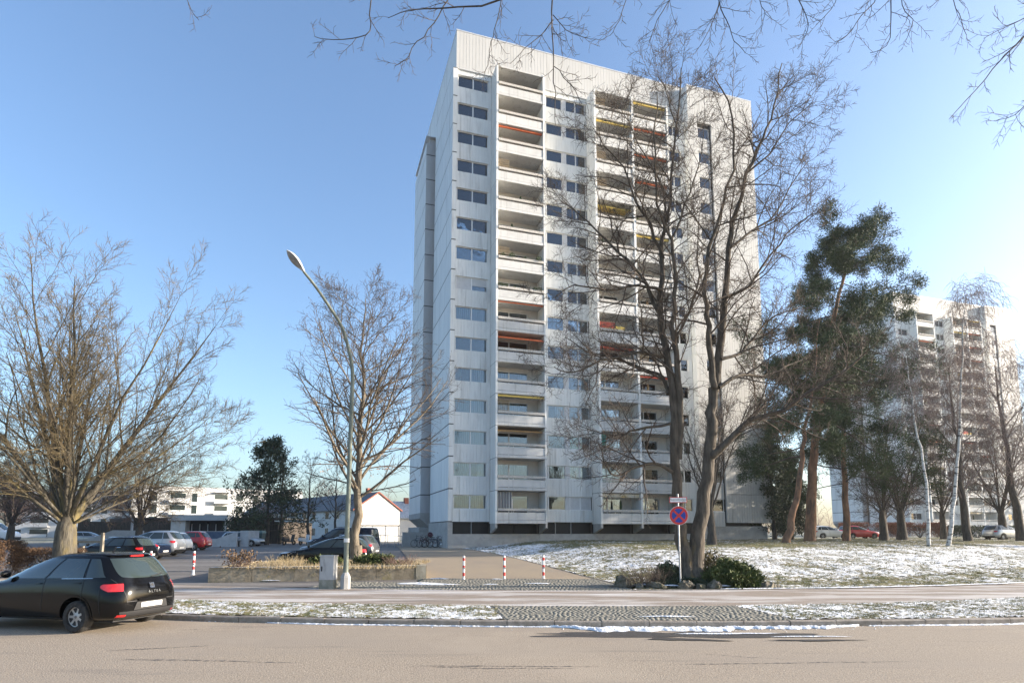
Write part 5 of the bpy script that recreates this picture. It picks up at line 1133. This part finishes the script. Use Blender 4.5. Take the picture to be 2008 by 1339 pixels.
for sg in (-1,1):
    solid(end_patch(FB,False,2.4,6.2,sg*.56,sg*.572,sg*.70,sg*.712,.004,1,10),'tailgate_seam',m_dark,fc)
    solid(end_patch(FB,False,.75,1.15,sg*.56,sg*.70,sg*.56,sg*.70,.016,3,2),'reflector',m_tail,fc)
solid(end_patch(FB,False,2.36,2.43,-.57,.57,-.57,.57,.004,10,1),'tailgate_seam',m_dark,fc)
solid(end_patch(FB,False,2.35,2.55,-.36,.36,-.33,.33,.03,8,2),'boot_lip',m_black,fc)
solid(end_patch(FB,False,1.55,2.3,-.42,.42,-.36,.36,.008,8,3),'plate_recess',m_trim,fc)
pb = Vector(FB.end(0,9.85,False,.01)); MB().box(-.02,.02,-.16,.16,-.015,.015).build('brake_lamp',m_tail,fc,(pb.x-.01,0,pb.z))
# spoiler lip over the rear window
q = MB(); q.grid(lambda a,b: tuple(Vector(FB.end(-.62+1.24*a,10.1+.55*b,False,.02))+Vector((-.06*(1-b),0,.004))),12,3); solid(q,'spoiler',m_black,fc)
wp = [FB.end(y,k,False,.02) for y,k in ((-.05,6.3),(-.16,6.6),(-.36,7.0))]; MB().tube(wp,.012,5).build('rear_wiper',m_trim,fc)
def rear_text(mesh, m, name, k, y=0.0, e=.02):
    p = Vector(FB.end(y,k,False,e)); p2 = Vector(FB.end(y,k+.3,False,e)); up=(p2-p).normalized(); right=Vector((0,-1,0)); nrmv=right.cross(up).normalized()
    o = bpy.data.objects.new(name, mesh); o.data.materials.append(m); link(o, fc); M = Matrix((right,up,nrmv)).transposed().to_4x4(); M.translation = p; o.matrix_local = M; return o
rear_text(text_mesh('A L T E A',.075), m_chrome, 'lettering', 3.15, -.05)
bd = MB(); bd.box(-.055,.055,-.055,.055,0,.006); rear_text(bd.mesh('badge'), m_chrome, 'badge', 4.1)
bm_ = MB(); bm_.prism([(-.035,.03),(.035,.03),(.035,.008),(-.012,-.012),(-.035,-.004)],'z',.006,.008); bm_.prism([(-.035,-.03),(.035,-.03),(.035,.002),(.015,-.004)],'z',.006,.008); rear_text(bm_.mesh('badge_mark'), m_trim, 'badge_mark', 4.1)
MB().tube([FB.side(-1.15,11.2,1,0)[:1]+(0,FB.at(11.6)[0]),(-1.22,0,FB.at(11.6)[0]+.10)],.012,5).build('aerial',m_trim,fc)
# the parked rows
GL = 'cars parked in the lot'
car('black estate car with chrome window trim and roof rails beside the lichen tree','wagon',-22.0,33.0,math.pi-.05,m_black,4.75,1.8,1.50,.32,GL,rails=True)
car('dark blue saloon parked next to the black estate','sedan',-23.1,36.4,math.pi-.03,m_dkblue,4.5,1.8,1.45,.31,GL)
car('silver people carrier in the lot with tall rear lamps','hatch',-24.0,39.8,math.pi,m_silver,4.4,1.8,1.68,.31,GL)
car('white hatchback between the silver carrier and the red car','hatch',-25.2,43.2,math.pi,m_whitep,4.1,1.72,1.5,.30,GL)
car('red hatchback nearest the garage ramp','hatch',-25.9,47.5,math.pi+.05,m_redp,4.0,1.7,1.5,.30,GL)
car('black hatchback with its nose towards the lot behind the planter','hatch',-9.6,31.2,math.pi+.03,m_black,4.55,1.78,1.50,.31,GL)
car('grey estate car parked behind the black hatchback','wagon',-10.5,36.8,math.pi-.12,m_greyp,4.7,1.8,1.50,.32,GL,rails=True)
car('dark van parked furthest behind the planter','van',-11.6,41.5,math.pi-.1,m_dkblue,4.8,1.85,1.85,.32,GL,name='parked_van',cat='van')
car('white light van at the far edge of the parking lot','van',-60.5,70.0,.15,m_whitep,5.4,1.95,2.5,.33,name='parked_van',cat='van')
car('silver car half hidden behind the reddish trees','wagon',-47.5,68.0,.1,m_silver,4.5,1.78,1.45,.31,GL)
GR = 'cars beyond the lawn'
car('white car beyond the lawn behind the pines','hatch',35.0,66.5,.1,m_whitep,4.2,1.75,1.45,.31,GR)
car('red estate car beyond the lawn next to the white one','wagon',38.9,67.5,.1,m_redp,4.4,1.75,1.48,.31,GR)
car('silver car behind the ivy clad tree','hatch',49.6,60.5,.2,m_silver,4.3,1.76,1.5,.31,GR)
car('silver car parked at the ramp wall by the green container','hatch',-26.6,59.5,0.0,m_silver,4.0,1.7,1.42,.30,GL)
# ------------------------------------------------------------------ street furniture
m_galv = mat('galvanised steel', (.36,.37,.38), (.46,.47,.48), 8, .45, metal=.7)
m_lampgreen = mat('weathered green lamp pole', (.13,.15,.125), (.22,.24,.20), 6, .6, stretch=(1,1,.3), metal=.2)
m_red = mat('red paint', (.50,.03,.03), (.58,.05,.045), 9, .5); m_wht = mat('white paint', (.70,.70,.69), (.78,.78,.77), 9, .5); m_blue = mat('blue sign enamel', (.02,.055,.30), rough=.4)
m_grey = mat('weathered grey plastic', (.36,.36,.36), (.46,.46,.45), 4, .6, stretch=(1,1,.4), c3=(.24,.24,.235), s3=3, r3=(.6,.75))
# street lamp
lamp = empty('street_lamp', (-5.53,20.15,.10)); tag(lamp,'curved street lamp on a tall green pole beside the grey cabinet','lamp')
pole = [(0,0,.55),(0,0,1.6),(.01,0,3.3),(.01,0,5.05),(.02,0,6.45),(.01,-.0,7.35),(-.08,-.12,8.02),(-.30,-.35,8.85),(-.63,-.72,9.42),(-1.0,-1.1,9.98),(-1.32,-1.40,10.38)]
pp = [Vector(p) for p in pole]; fine=[]
for i in range(len(pp)-1):
    for t in (0,.25,.5,.75):
        p0=pp[max(i-1,0)];p1=pp[i];p2=pp[i+1];p3=pp[min(i+2,len(pp)-1)]
        fine.append(tuple(.5*((2*p1)+(p2-p0)*t+(2*p0-5*p1+4*p2-p3)*t*t+(3*p1-p0-3*p2+p3)*t**3)))
fine.append(tuple(pp[-1])); nf=len(fine)
MB().tube(fine,[.085-.043*(i/(nf-1)) for i in range(nf)],14).build('pole', m_lampgreen, lamp, smooth=True)
q = MB(); q.lathe([(.17,0),(.17,.40),(.155,.44),(.09,.56)],'z',8); q.build('base', m_conc, lamp)
q = MB(); q.lathe([(.088,1.55),(.094,1.55),(.094,1.68),(.088,1.68)],'z',14); q.build('sticker', m_wht, lamp, smooth=True)
dv = (pp[-1]-pp[-2]).normalized(); right = dv.cross(Vector((0,0,1))).normalized(); upv = right.cross(dv).normalized()
hd = empty('lamp_head', parent=lamp); M = Matrix((right,dv,upv)).transposed().to_4x4(); M.translation = pp[-1]+dv*.02; hd.matrix_local = M
def headring(t):
    w = [.05,.085,.135,.165,.175,.165,.12,.03]; hh=[.05,.08,.11,.125,.125,.11,.08,.03]; x=t*7; i=min(int(x),6); f=x-i; return w[i]+(w[i+1]-w[i])*f, hh[i]+(hh[i+1]-hh[i])*f
q = MB(); n=14; sg_=18
for j in range(n+1):
    w_,h_=headring(j/n)
    for i in range(sg_): a=math.pi*i/(sg_-1); q.v.append((w_*math.cos(a),-.03+.80*j/n,h_*math.sin(a)))
for j in range(n):
    for i in range(sg_-1): q.f.append((j*sg_+i,j*sg_+i+1,(j+1)*sg_+i+1,(j+1)*sg_+i))
q.build('housing', mat('pale lamp housing',(.55,.56,.57),(.62,.63,.64),5,.4), hd, smooth=True)
MB().grid(lambda a,b:((2*a-1)*headring(.22+.70*b)[0]*.9,-.03+.80*(.22+.70*b),-.015-.03*math.sin(math.pi*b)),8,10).build('lens', mat('lamp glass',(.36,.37,.37),(.22,.22,.22),8,.12,spec=.6), hd, smooth=True)
MB().grid(lambda a,b:((2*a-1)*headring(.0+1.0*b)[0]*.99,-.03+.80*b,-.001),8,12).build('underside', m_grey, hd, smooth=True)
# cabinet
cab = empty('cable_cabinet',(-6.08,20.2,.12),R(-6)); tag(cab,'grey cable cabinet beside the street lamp','cabinet')
MB().box(-.29,.21,-.16,.16,.0,.30).build('plinth', mat('mossy plinth',(.20,.20,.16),(.30,.30,.26),6,.9), cab)
MB().box(-.285,.205,-.155,.155,.302,1.06).build('housing', m_grey, cab); q=MB(); q.box(-.30,.22,-.18,.17,1.062,1.10); q.build('lid', m_grey, cab)
MB().box(-.265,.185,-.162,-.156,.34,1.03).build('door', m_grey, cab); MB().box(-.23,-.19,-.172,-.163,.58,.74).build('lock', m_trim, cab)
# striped bollards
def bollard(label,x,y,h=.92,r=.045):
    root = empty('bollard',base_of(x,y,0)); tag(root,label,'bollard','red and white striped bollards')
    q=MB(); q.lathe([(0,h),(r*.8,h),(r,h-.02),(r,.02),(r*1.5,.02),(r*1.5,-.03)],'z',14); q.build('post', m_wht, root, smooth=True)
    for a,b in ((h-.20,h-.08),(h-.52,h-.38),(h-.80,h-.66)): q=MB(); q.lathe([(r+.002,a),(r+.003,a),(r+.003,b),(r+.002,b)],'z',14); q.build('stripe', m_red, root, smooth=True)
    MB().box(-.04,.05,-.05,.04,.40,.46).build('lock', m_grey, root); return root
bollard('striped bollard at the planter end of the row of three',-1.92,24.1); bollard('middle striped bollard of the row of three across the path',-.31,24.3); bollard('striped bollard at the lawn end of the row of three',1.27,24.45)
bollard('striped bollard alone left of the planter',-14.0,26.6,1.0,.05); bollard('striped bollard half hidden behind the black car',-15.9,26.6,1.0,.05)
# no-stopping sign with plate
sg = empty('road_sign',(5.62,20.25,g1(5.62,20.25))); tag(sg,'round no stopping sign with a white plate on a steel post','sign')
MB().tube([(0,0,-.05),(-.0,0,3.15)],.030,12).build('post', m_galv, sg, smooth=True)
def disc(r0,r1,y0,y1,seg=48,z=2.42):
    q=MB(); k=0
    for i in range(seg):
        a=2*math.pi*i/seg; c,s_=math.cos(a),math.sin(a); q.v+=[(r0*c,y0,z+r0*s_),(r1*c,y0,z+r1*s_),(r1*c,y1,z+r1*s_),(r0*c,y1,z+r0*s_)]
    for i in range(seg):
        j=(i+1)%seg; b=4*i; d=4*j; q.f+=[(b,d,d+1,b+1),(b+1,d+1,d+2,b+2),(b+2,d+2,d+3,b+3),(b+3,d+3,d,b)]
    return q
disc(.0005,.318,-.050,-.034).build('back_plate', m_wht, sg); disc(.235,.308,-.0545,-.0505).build('red_ring', m_red, sg); disc(.0005,.234,-.0535,-.0505).build('blue_field', m_blue, sg)
for a in (45,-45):
    q=MB(); ca,sa=math.cos(R(a)),math.sin(R(a)); pts=[(-.24,-.034),(.24,-.034),(.24,.034),(-.24,.034)]; pts=[(u*ca-v*sa,2.42+u*sa+v*ca) for u,v in pts]; q.prism(pts,'y',-.0575 if a>0 else -.0565,-.0540); q.build('red_bar', m_red, sg)
MB().box(-.30,.30,-.046,-.034,2.85,3.04).build('plate_back', m_red, sg); MB().box(-.278,.278,-.050,-.0465,2.872,3.018).build('plate_face', m_wht, sg)
def plate_text(body,size,x,z,m):
    me=text_mesh(body,size,.001); me.materials.append(m); o=bpy.data.objects.new('lettering',me); link(o,sg); o.rotation_euler=(R(90),0,0); o.location=(x,-.0515,z)
m_ink = mat('black lettering',(.01,.01,.01),rough=.6)
plate_text('Feuerwehrzufahrt',.078,0,2.955,m_ink); plate_text('freihalten',.030,.18,2.893,m_ink)
MB().box(-.05,.05,-.04,.04,2.38,2.46).build('clamp', m_galv, sg); MB().box(-.042,.042,-.036,.036,1.18,1.23).build('clamp', m_galv, sg); MB().box(-.045,.045,-.034,.034,2.92,2.98).build('clamp', m_galv, sg)
# concrete planter with single blocks
plr = empty('planter',(0,0,0)); tag(plr,'long low concrete planter wall with mossy blocks around the beech','planter')
m_pl = mat('mossy cast concrete',(.20,.165,.115),(.34,.29,.215),2.6,.9,bump=.01,bscale=14,c3=(.26,.22,.08),s3=1.5,r3=(.56,.72))
m_pl2 = mat('mossy cap stone',(.28,.25,.19),(.40,.37,.30),3,.9,bump=.01,bscale=14,c3=(.32,.28,.10),s3=1.6,r3=(.52,.7))
front=[(-11.47,22.88),(-3.85,24.27)]; d=Vector((front[1][0]-front[0][0],front[1][1]-front[0][1])); Lf=d.length; a_=math.atan2(d.y,d.x); nb=5
blk = MB(); Lb=Lf/nb; blk.box(.006,Lb-.006,0,.22,-.25,.535); bmesh_=blk.mesh('wall_block')
for i in range(nb): add('wall_block', bmesh_, m_pl, plr, (front[0][0]+d.x*i/nb,front[0][1]+d.y*i/nb,.11+.003*(i%2)), a_)
MB().box(.006,.40,-.01,.26,-.25,.55).build('end_block', m_pl2, plr, (front[1][0],front[1][1],.11), a_)
e0=Vector((-3.47,24.6)); e1=Vector((-4.6,29.5)); dd=e1-e0; aa=math.atan2(dd.y,dd.x)
for i in range(3): add('wall_block', MB().box(.006,dd.length/3-.006,0,.2,-.25,.52).mesh('wall_block'), m_pl, plr, (e0.x+dd.x*i/3,e0.y+dd.y*i/3,.12), aa)
e0=Vector((-11.47,23.1)); e1=Vector((-12.2,29.0)); dd=e1-e0; aa=math.atan2(dd.y,dd.x)
for i in range(3): add('wall_block', MB().box(.006,dd.length/3-.006,-.2,.0,-.25,.52).mesh('wall_block'), m_pl, plr, (e0.x+dd.x*i/3,e0.y+dd.y*i/3,.12), aa)
MB().grid(lambda a,b:(-11.4+7.5*a-.6*b*(1-a)-.6*b*a, 23.05+1.35*a+ (6.0-1.0*a)*b, .57+.05*math.sin(9*a)*math.sin(5*b)+.06*math.sin(math.pi*b)),40,20).build('soil', mat('leaf litter soil',(.17,.125,.08),(.33,.26,.17),9,.95,bump=.03,c3=(.74,.75,.77),s3=2.2,r3=(.60,.66)), plr, smooth=True)
MB().grid(lambda a,b:(-11.4+7.5*a, 22.85+1.37*a+.20*b, .652+.002*a),30,1).build('snow_rim', m_snow, plr)['kind']='stuff'
# railing and bin shelter near the tower
rl = empty('railing',(-13.6,56.0,g1(-13.6,56)),R(8)); tag(rl,'grey steel railing stepping down beside the path','railing')
MB().tube([(0,0,1.15),(4.0,-.3,.95)],.03,6).build('top_rail', m_galv, rl)
for i in range(7): f=i/6; MB().tube([(4*f,-.3*f,-.1),(4*f,-.3*f,1.14-.2*f)],.028,6).build('post', m_galv, rl)
sh = empty('bin_shelter',(-14.6,66.0,g1(-14,66)),R(10)); tag(sh,'low dark roofed shelter in front of the white gable','shelter')
MB().box(-2.2,2.2,-.8,.8,2.0,2.1).build('roof', m_trim, sh)
for sx in (-2.1,-.7,.7,2.1): MB().box(sx-.04,sx+.04,-.75,-.67,-.1,2.0).build('post', m_galv, sh)
# handrails of the stair in front of the gable
for i in range(1):
    st = empty('handrail',(-17.6,62.0,g1(-17.6,62)),R(5)); tag(st,'sloping steel handrail of the stair before the gable','handrail')
    for k in range(3): MB().tube([(0,.0,.35+.3*k),(2.4,0,1.45+.3*k)],.025,6).build('rail', m_galv, st)
    for k in range(4): MB().tube([(.8*k,0,-.1),(.8*k,0,.95+.37*k)],.025,6).build('post', m_galv, st)
# bicycles by the tower corner
def bicycle(label,x,y,rz,c,lean=0.1):
    root=empty('bicycle',base_of(x,y,0.0),rz); root.rotation_euler=(lean,0,rz); tag(root,label,'bicycle','bicycles at the tower corner'); m=mat('bike '+label[:9],c,rough=.4,coat=.5)
    for xx in (-.52,.52):
        q=MB(); n=24; 
        for i in range(n): 
            a=2*math.pi*i/n
            for j in range(5): b=2*math.pi*j/5; rr=.325+.02*math.cos(b); q.v.append((rr*math.cos(a),.02*math.sin(b),rr*math.sin(a)))
        for i in range(n):
            for j in range(5): q.f.append((i*5+j,((i+1)%n)*5+j,((i+1)%n)*5+(j+1)%5,i*5+(j+1)%5))
        o=q.build('wheel',m_tyre,root,(xx,0,.345),smooth=True); s=MB()
        for i in range(10): a=math.pi*2*i/10; s.tube([(0,0,0),(.31*math.cos(a),0,.31*math.sin(a))],.003,3)
        s.build('spokes',m_galv,o)
    q=MB(); 
    for p0,p1 in (((-.52,0,.345),(-.12,0,.32)),((-.12,0,.32),(.36,0,.70)),((-.12,0,.32),(-.24,0,.82)),((-.22,0,.76),(.34,0,.80)),((-.52,0,.345),(-.22,0,.74)),((.34,0,.85),(.52,0,.345))): q.tube([p0,p1],.018,6)
    q.build('frame',m,root); MB().tube([(.33,0,.8),(.31,0,1.0)],.015,5).tube([(.22,-.28,1.05),(.33,-.12,1.02),(.33,.12,1.02),(.22,.28,1.05)],.014,5).build('handlebar',m_trim,root)
    q=MB(); q.box(-.36,-.12,-.07,.07,.86,.91); q.build('saddle',m_trim,root); MB().box(-.62,-.28,-.07,.07,.71,.73).build('carrier',m_trim,root)
    q=MB(); q.lathe([(0,-.01),(.09,-.01),(.09,.01),(0,.01)],'y',14,(-.12,.03,.32)); q.build('chainring',m_galv,root); return root
for i,(x,y,rz,c,lb) in enumerate([(-8.35,54.4,R(170),(.02,.03,.08),'blue bicycle at the outer end of the rack by the tower corner'),(-7.85,54.1,R(160),(.10,.02,.02),'dark red bicycle second in the rack by the tower corner'),(-7.3,53.8,R(172),(.03,.03,.035),'black bicycle in the middle of the rack by the tower corner'),(-6.8,53.4,R(165),(.02,.05,.12),'bright blue bicycle next to the tower wall'),(-6.35,53.1,R(150),(.14,.14,.15),'grey bicycle right at the tower wall'),(-7.6,55.0,R(175),(.20,.05,.04),'orange bicycle behind the dark red one')]):
    bicycle(lb,x,y,rz,c,.12*(-1)**i)
bag = ball_mesh('bag',3,.22,300,.06); o = add('bundle',bag,mat('red brown cloth',(.20,.05,.04),(.12,.05,.10),6,.9),None,(-7.3,53.75,g1(-7.3,53.7)+1.12)); tag(o,'red brown cloth bundle on the bicycles','bundle')
# green waste container, motor scooters
ct = empty('waste_container',(-26.8,62.5,g1(-26.8,62.5)),R(4)); tag(ct,'blue green waste container with ribbed lid by the ramp','container')
MB().prism([(-.9,.18),(.9,.18),(1.0,1.25),(-1.0,1.25)],'y',-.55,.55).build('body', mat('dark teal plastic',(.035,.075,.08),(.05,.10,.105),5,.6), ct)
q=MB(); [q.box(-1.0+.2*i,-.85+.2*i,-.6,.6,1.26,1.52) for i in range(10)]; q.box(-1.02,1.02,-.58,.58,1.25,1.40); q.build('lid', mat('teal lid',(.10,.20,.22),(.16,.28,.30),5,.5), ct)
MB().box(-.4,.5,-.575,-.552,.55,.95).build('label', m_wht, ct)
for sx in (-.8,.8): q=MB(); q.lathe([(0,-.03),(.09,-.03),(.09,.03),(0,.03)],'y',12); q.build('wheel', m_tyre, ct, (sx,-.45,.09))
def scooter(label,x,y,rz,c):
    root=empty('motor_scooter',base_of(x,y,0),rz); tag(root,label,'scooter','scooters by the houses'); m=mat('scooter '+label[:5],c,rough=.4,coat=.5)
    for xx in (-.6,.6): q=MB(); q.lathe([(.1,-.05),(.24,-.05),(.26,0),(.24,.05),(.1,.05)],'y',18); q.build('wheel',m_tyre,root,(xx,0,.26),smooth=True)
    MB().prism([(-.85,.45),(-.2,.35),(.25,.30),(.35,.35),(.0,.42),(-.15,.75),(-.8,.78)],'y',-.16,.16).build('body',m,root); MB().prism([(.25,.3),(.42,.3),(.62,1.05),(.5,1.1)],'y',-.18,.18).build('front_shield',m,root)
    MB().box(-.8,-.12,-.13,.13,.79,.88).build('seat',m_trim,root); MB().tube([(.5,-.33,1.15),(.55,0,1.1),(.5,.33,1.15)],.02,5).build('handlebar',m_trim,root); return root
scooter('dark motor scooter right of the waste container',-23.5,63.5,R(60),(.03,.03,.03)); scooter('white motor scooter between the container and the parked cars',-21.7,63.0,R(70),(.6,.6,.6))
# posts and rack at the left behind the hedges
rk = empty('bike_rack',(-21.0,29.5,.2),R(-5)); tag(rk,'weathered wooden post rack behind the clipped hedge','rack'); m_wood=mat('grey weathered wood',(.22,.19,.15),(.34,.30,.24),5,.9,stretch=(1,1,.2))
for xx in (-.95,.0,1.0): MB().box(xx-.06,xx+.06,-.06,.06,-.2,1.75 if xx else 1.1).build('post',m_wood,rk)
MB().box(-1.0,1.05,-.03,.03,1.25,1.36).build('rail',m_wood,rk); MB().box(-1.0,1.05,-.03,.03,.6,.70).build('rail',m_wood,rk)

# ------------------------------------------------------------------ buildings on the left
m_plaster = mat('white render', (.52,.515,.50), (.59,.585,.57), 1.2, .85, c3=(.46,.455,.44), s3=.6, r3=(.6,.8)); m_rend2 = mat('grey white render', (.52,.52,.52), (.60,.60,.59), 1.0, .85)
m_roof = mat('dark slate roof', (.075,.078,.085), (.12,.125,.135), 3, .6, bump=.02, bscale=9); m_tileedge = mat('red verge tiles', (.24,.075,.05), (.32,.11,.07), 4, .8)
m_browncl = mat('dark brown boarded wall', (.045,.035,.028), (.085,.068,.052), 2.5, .85, stretch=(3,3,.3))
def flat_block(label, x, y, rz, L, D, floors, fh, wins, balcs, m, z=None):
    root = empty('apartment_block',(x,y,.3 if z is None else z),rz); tag(root,label,'building','white apartment blocks'); H=floors*fh+.9
    MB().box(0,L,0,D,-1,H).build('wall',m,root); MB().box(-.06,L+.06,-.06,D+.06,H,H+.12).build('roof_edge',m_cap,root)
    for f in range(floors):
        for (a,b,lo,hi) in wins:
            w = MB(); zz=f*fh; w.box(a-.07,b+.07,-.05,.0,zz+lo-.07,zz+hi+.07); o=w.build('window',m_frame,root); MB().box(a,b,-.065,-.052,zz+lo,zz+hi).build('pane',m_cglass,o)
        for (a,b) in balcs:
            zz=f*fh; o=MB().box(a,b,-1.3,0,zz+.0,zz+.16).build('balcony',m,root); MB().box(a,b,-1.3,-1.22,zz+.16,zz+1.05).build('parapet',m_rend2,o); MB().box(a,b,-1.25,-.0,zz+fh-.12,zz+fh).build('balcony_roof',m,o) if f==floors-1 else None
            w=MB().box(a+.3,b-.3,-.05,0,zz+.25,zz+2.4).build('window',m_frame,root); MB().box(a+.38,b-.38,-.065,-.052,zz+.33,zz+2.32).build('pane',m_cglass,w)
        for yy in (3,6.5,10):
            if yy<D-1.5: w=MB().box(-.05,0,yy,yy+1.3,f*fh+.9,f*fh+2.3).build('side_window',m_frame,root); MB().box(-.065,-.052,yy+.08,yy+1.22,f*fh+.98,f*fh+2.22).build('pane',m_cglass,w)
    for f in range(1,floors): MB().box(-.03,L+.03,-.025,0,f*fh-.05,f*fh+.02).build('string_course',m_cap,root)
    return root
flat_block('white four storey block with balconies behind the dark garage wall',-88.5,139.0,R(40),40,13,4,2.9,[(3.6,5.2,.3,2.4),(12.6,13.8,.3,2.4),(22.8,24.6,.9,2.3),(27.0,28.4,.3,2.4),(36,37.4,.3,2.4)],[(7.5,11.6),(17.4,21.2),(30.2,34.6)],m_plaster)
flat_block('grey white apartment block far left behind the reddish trees',-133.0,158.0,R(12),34,12,4,2.9,[(2,3.4,.8,2.3),(12,13.4,.8,2.3),(22,23.4,.8,2.3)],[(5,10),(15,20),(25,31)],m_rend2)
# garage hall with dark boards, concrete portal and ramp
gh = empty('garage_hall',(0,0,0)); tag(gh,'low dark boarded garage hall with pale concrete portal','garage')
def wallrun(name,x0,y0,x1,y1,z0,z1,m,n,th=.25):
    d=Vector((x1-x0,y1-y0)); L=d.length; a=math.atan2(d.y,d.x); me=MB().box(.01,L/n-.01,0,th,z0,z1).mesh(name)
    for i in range(n): add(name,me,m,gh,(x0+d.x*i/n,y0+d.y*i/n,0),a)
wallrun('wall_panel',-51.0,76.0,-45.0,72.0,0,3.55,m_browncl,8); wallrun('wall_panel',-45.0,72.0,-39.9,71.2,0,3.5,m_browncl,6); wallrun('wall_panel',-33.4,71.0,-28.6,72.2,0,3.4,m_browncl,6)
MB().box(-52,-28,71.9,84,.2,3.2).build('hall_core',m_browncl,gh); MB().prism([(-51.2,76.2),(-45,71.85),(-39.9,71.05),(-33.4,70.85),(-28.4,72.1),(-28.4,84),(-51.2,84)],'z',3.56,3.68).build('roof',m_joint,gh)
MB().box(-39.9,-38.2,70.2,71.5,0,3.3).build('portal_pillar',m_beige,gh); MB().box(-40.1,-33.2,69.9,71.6,3.3,3.95).build('portal_lintel',m_plaster,gh); MB().box(-38.2,-33.4,71.2,71.4,0,3.3).build('opening',m_dark,gh); MB().box(-33.6,-33.3,70.2,71.5,0,3.3).build('portal_pillar',m_beige,gh)
for i in range(5): MB().box(-37.9+.95*i,-37.84+.95*i,71.0,71.1,1.6,2.9).build('light_strip',m_beige,gh)
rp = empty('garage_ramp',(0,0,0)); tag(rp,'pale concrete ramp walls sloping down to the underground garage','ramp')
m_ramp = mat('pale blue grey concrete',(.38,.40,.42),(.47,.49,.51),1.8,.8,c3=(.30,.32,.34),s3=2,r3=(.58,.75))
MB().prism([(-36.2,.0),(-32.6,.0),(-32.6,2.0),(-32.9,2.05),(-36.2,.75)],'y',58.6,58.9).build('side_wall',m_ramp,rp)
MB().box(-32.6,-26.6,58.2,58.5,.0,1.15).build('front_wall',m_ramp,rp); MB().box(-32.7,-26.3,58.15,58.55,1.15,1.32).build('coping',m_ramp,rp)
MB().box(-32.6,-26.4,60.6,60.9,.0,2.05).build('back_wall',m_ramp,rp); MB().box(-26.4,-25.6,58.4,60.9,.0,2.1).build('end_wall',m_ramp,rp); MB().prism([(-29.5,.0),(-26.4,.0),(-26.4,2.0),(-29.0,1.1),(-29.5,.9)],'y',57.7,57.9).build('wing_wall',m_ramp,rp)
MB().box(-32.5,-26.5,60.55,60.58,1.3,2.0).build('blue_panel',mat('blue panel',(.06,.10,.18),(.09,.14,.22),4,.5),rp)
MB().prism([(-43.5,.3),(-37.2,.3),(-37.2,2.1),(-40.2,2.15),(-43.5,.9)],'y',60.5,60.8).build('far_wall',m_ramp,rp); MB().tube([(-38.6,61.0,0),(-38.6,61.0,3.6)],.12,8).build('vent_pipe',m_ramp,rp)
MB().box(-32.4,-26.5,58.5,60.6,.12,.2).build('ramp_floor',m_conc,rp)
# terraced houses with gable
th_ = empty('terraced_house',(-23.6,90.0,.4),R(45)); tag(th_,'white terraced house with a bare gable wall and red verge','house','terraced houses')
GW,HE,HA,HL = 8.0,5.0,7.6,11.0
def gable_house(root,first):
    # local x along the gable (towards the right and back), local y away along the row
    MB().prism([(0,-.5),(GW,-.5),(GW,HE),(GW/2,HA),(0,HE)],'y',0,HL).build('wall',m_plaster if first else m_rend2,root)
    for s in (0,1):
        xa,xb = (-.35,GW/2) if s==0 else (GW+.35,GW/2); za=HE-.23
        MB().prism([(xa,za),(xb,HA),(xb,HA+.16),(xa,za+.16)],'y',-.12 if first else .0,HL).build('roof',m_roof,root)
    if first:
        MB().prism([(-.4,HE-.26),(GW/2,HA-.02),(GW+.4,HE-.26),(GW+.4,HE-.02),(GW/2,HA+.2),(-.4,HE-.02)],'y',-.2,-.125).build('verge',m_tileedge,root)
        c=MB().box(GW/2-.1,GW/2+.6,3.0,3.6,HA-.4,HA+.9).build('chimney',m_tileedge,root)
    for k in range(3):
        for f in range(2):
            yy=1.2+k*3.3; zz=.9+2.6*f
            w=MB().box(-.06,0,yy,yy+1.25,zz,zz+1.35).build('window',m_frame,root); MB().box(-.075,-.062,yy+.08,yy+.6,zz+.08,zz+1.27).build('pane',m_cglass,w); MB().box(-.075,-.062,yy+.66,yy+1.17,zz+.08,zz+1.27).build('pane',m_cglass,w)
    dr=MB().box(-.06,0,2.75,3.75,-.1,2.1).build('door',m_trim,root); MB().box(-.9,0,2.5,4.0,2.2,2.32).build('porch_roof',m_roof,root)
gable_house(th_,True)
for i,lb in enumerate(['grey rendered terraced house joined behind the gable house','pale terraced house at the middle of the row','last terraced house of the row near the cedar']):
    r2=empty('terraced_house',(-23.6-.7071*HL*(i+1)-.01, 90+.7071*HL*(i+1),.4),R(45)); tag(r2,lb,'house','terraced houses'); gable_house(r2,False)
h2=empty('detached_house',(-21.5,112.0,.4),R(30)); tag(h2,'small house with snowy slate roof between gable and tower','house')
MB().prism([(0,0),(10,0),(10,4.2),(5,7.2),(0,4.2)],'x',0,12).build('wall',m_rend2,h2); MB().prism([(-.4,4.0),(5,7.25),(10.4,4.0),(10.4,4.2),(5,7.5),(-.4,4.2)],'x',-.2,12.2).build('roof',mat('frosted slate',(.22,.25,.29),(.42,.45,.48),3,.7),h2)
MB().box(3,3.8,4.2,5,6.6,8.2).build('chimney',m_tileedge,h2); MB().box(-.04,0,3.5,5.0,1.2,2.6).build('window',m_frame,h2)
# ------------------------------------------------------------------ winter air: thin haze added, also standing for sun glare on the far tower
hz = MB().box(-420,420,-70,420,-1.4,52).mesh('haze'); hm = bpy.data.materials.new('thin haze for sun glare'); hm.use_nodes = True; hn = hm.node_tree.nodes
hn.remove(hn['Principled BSDF']); pv = hn.new('ShaderNodeVolumePrincipled'); pv.inputs['Color'].default_value = (.90,.94,1,1); pv.inputs['Density'].default_value = .00022; pv.inputs['Anisotropy'].default_value = .3
hm.node_tree.links.new(pv.outputs[0], hn['Material Output'].inputs['Volume']); ho = add('haze', hz, hm); ho['kind'] = 'stuff'; sc.cycles.volume_bounces = 0
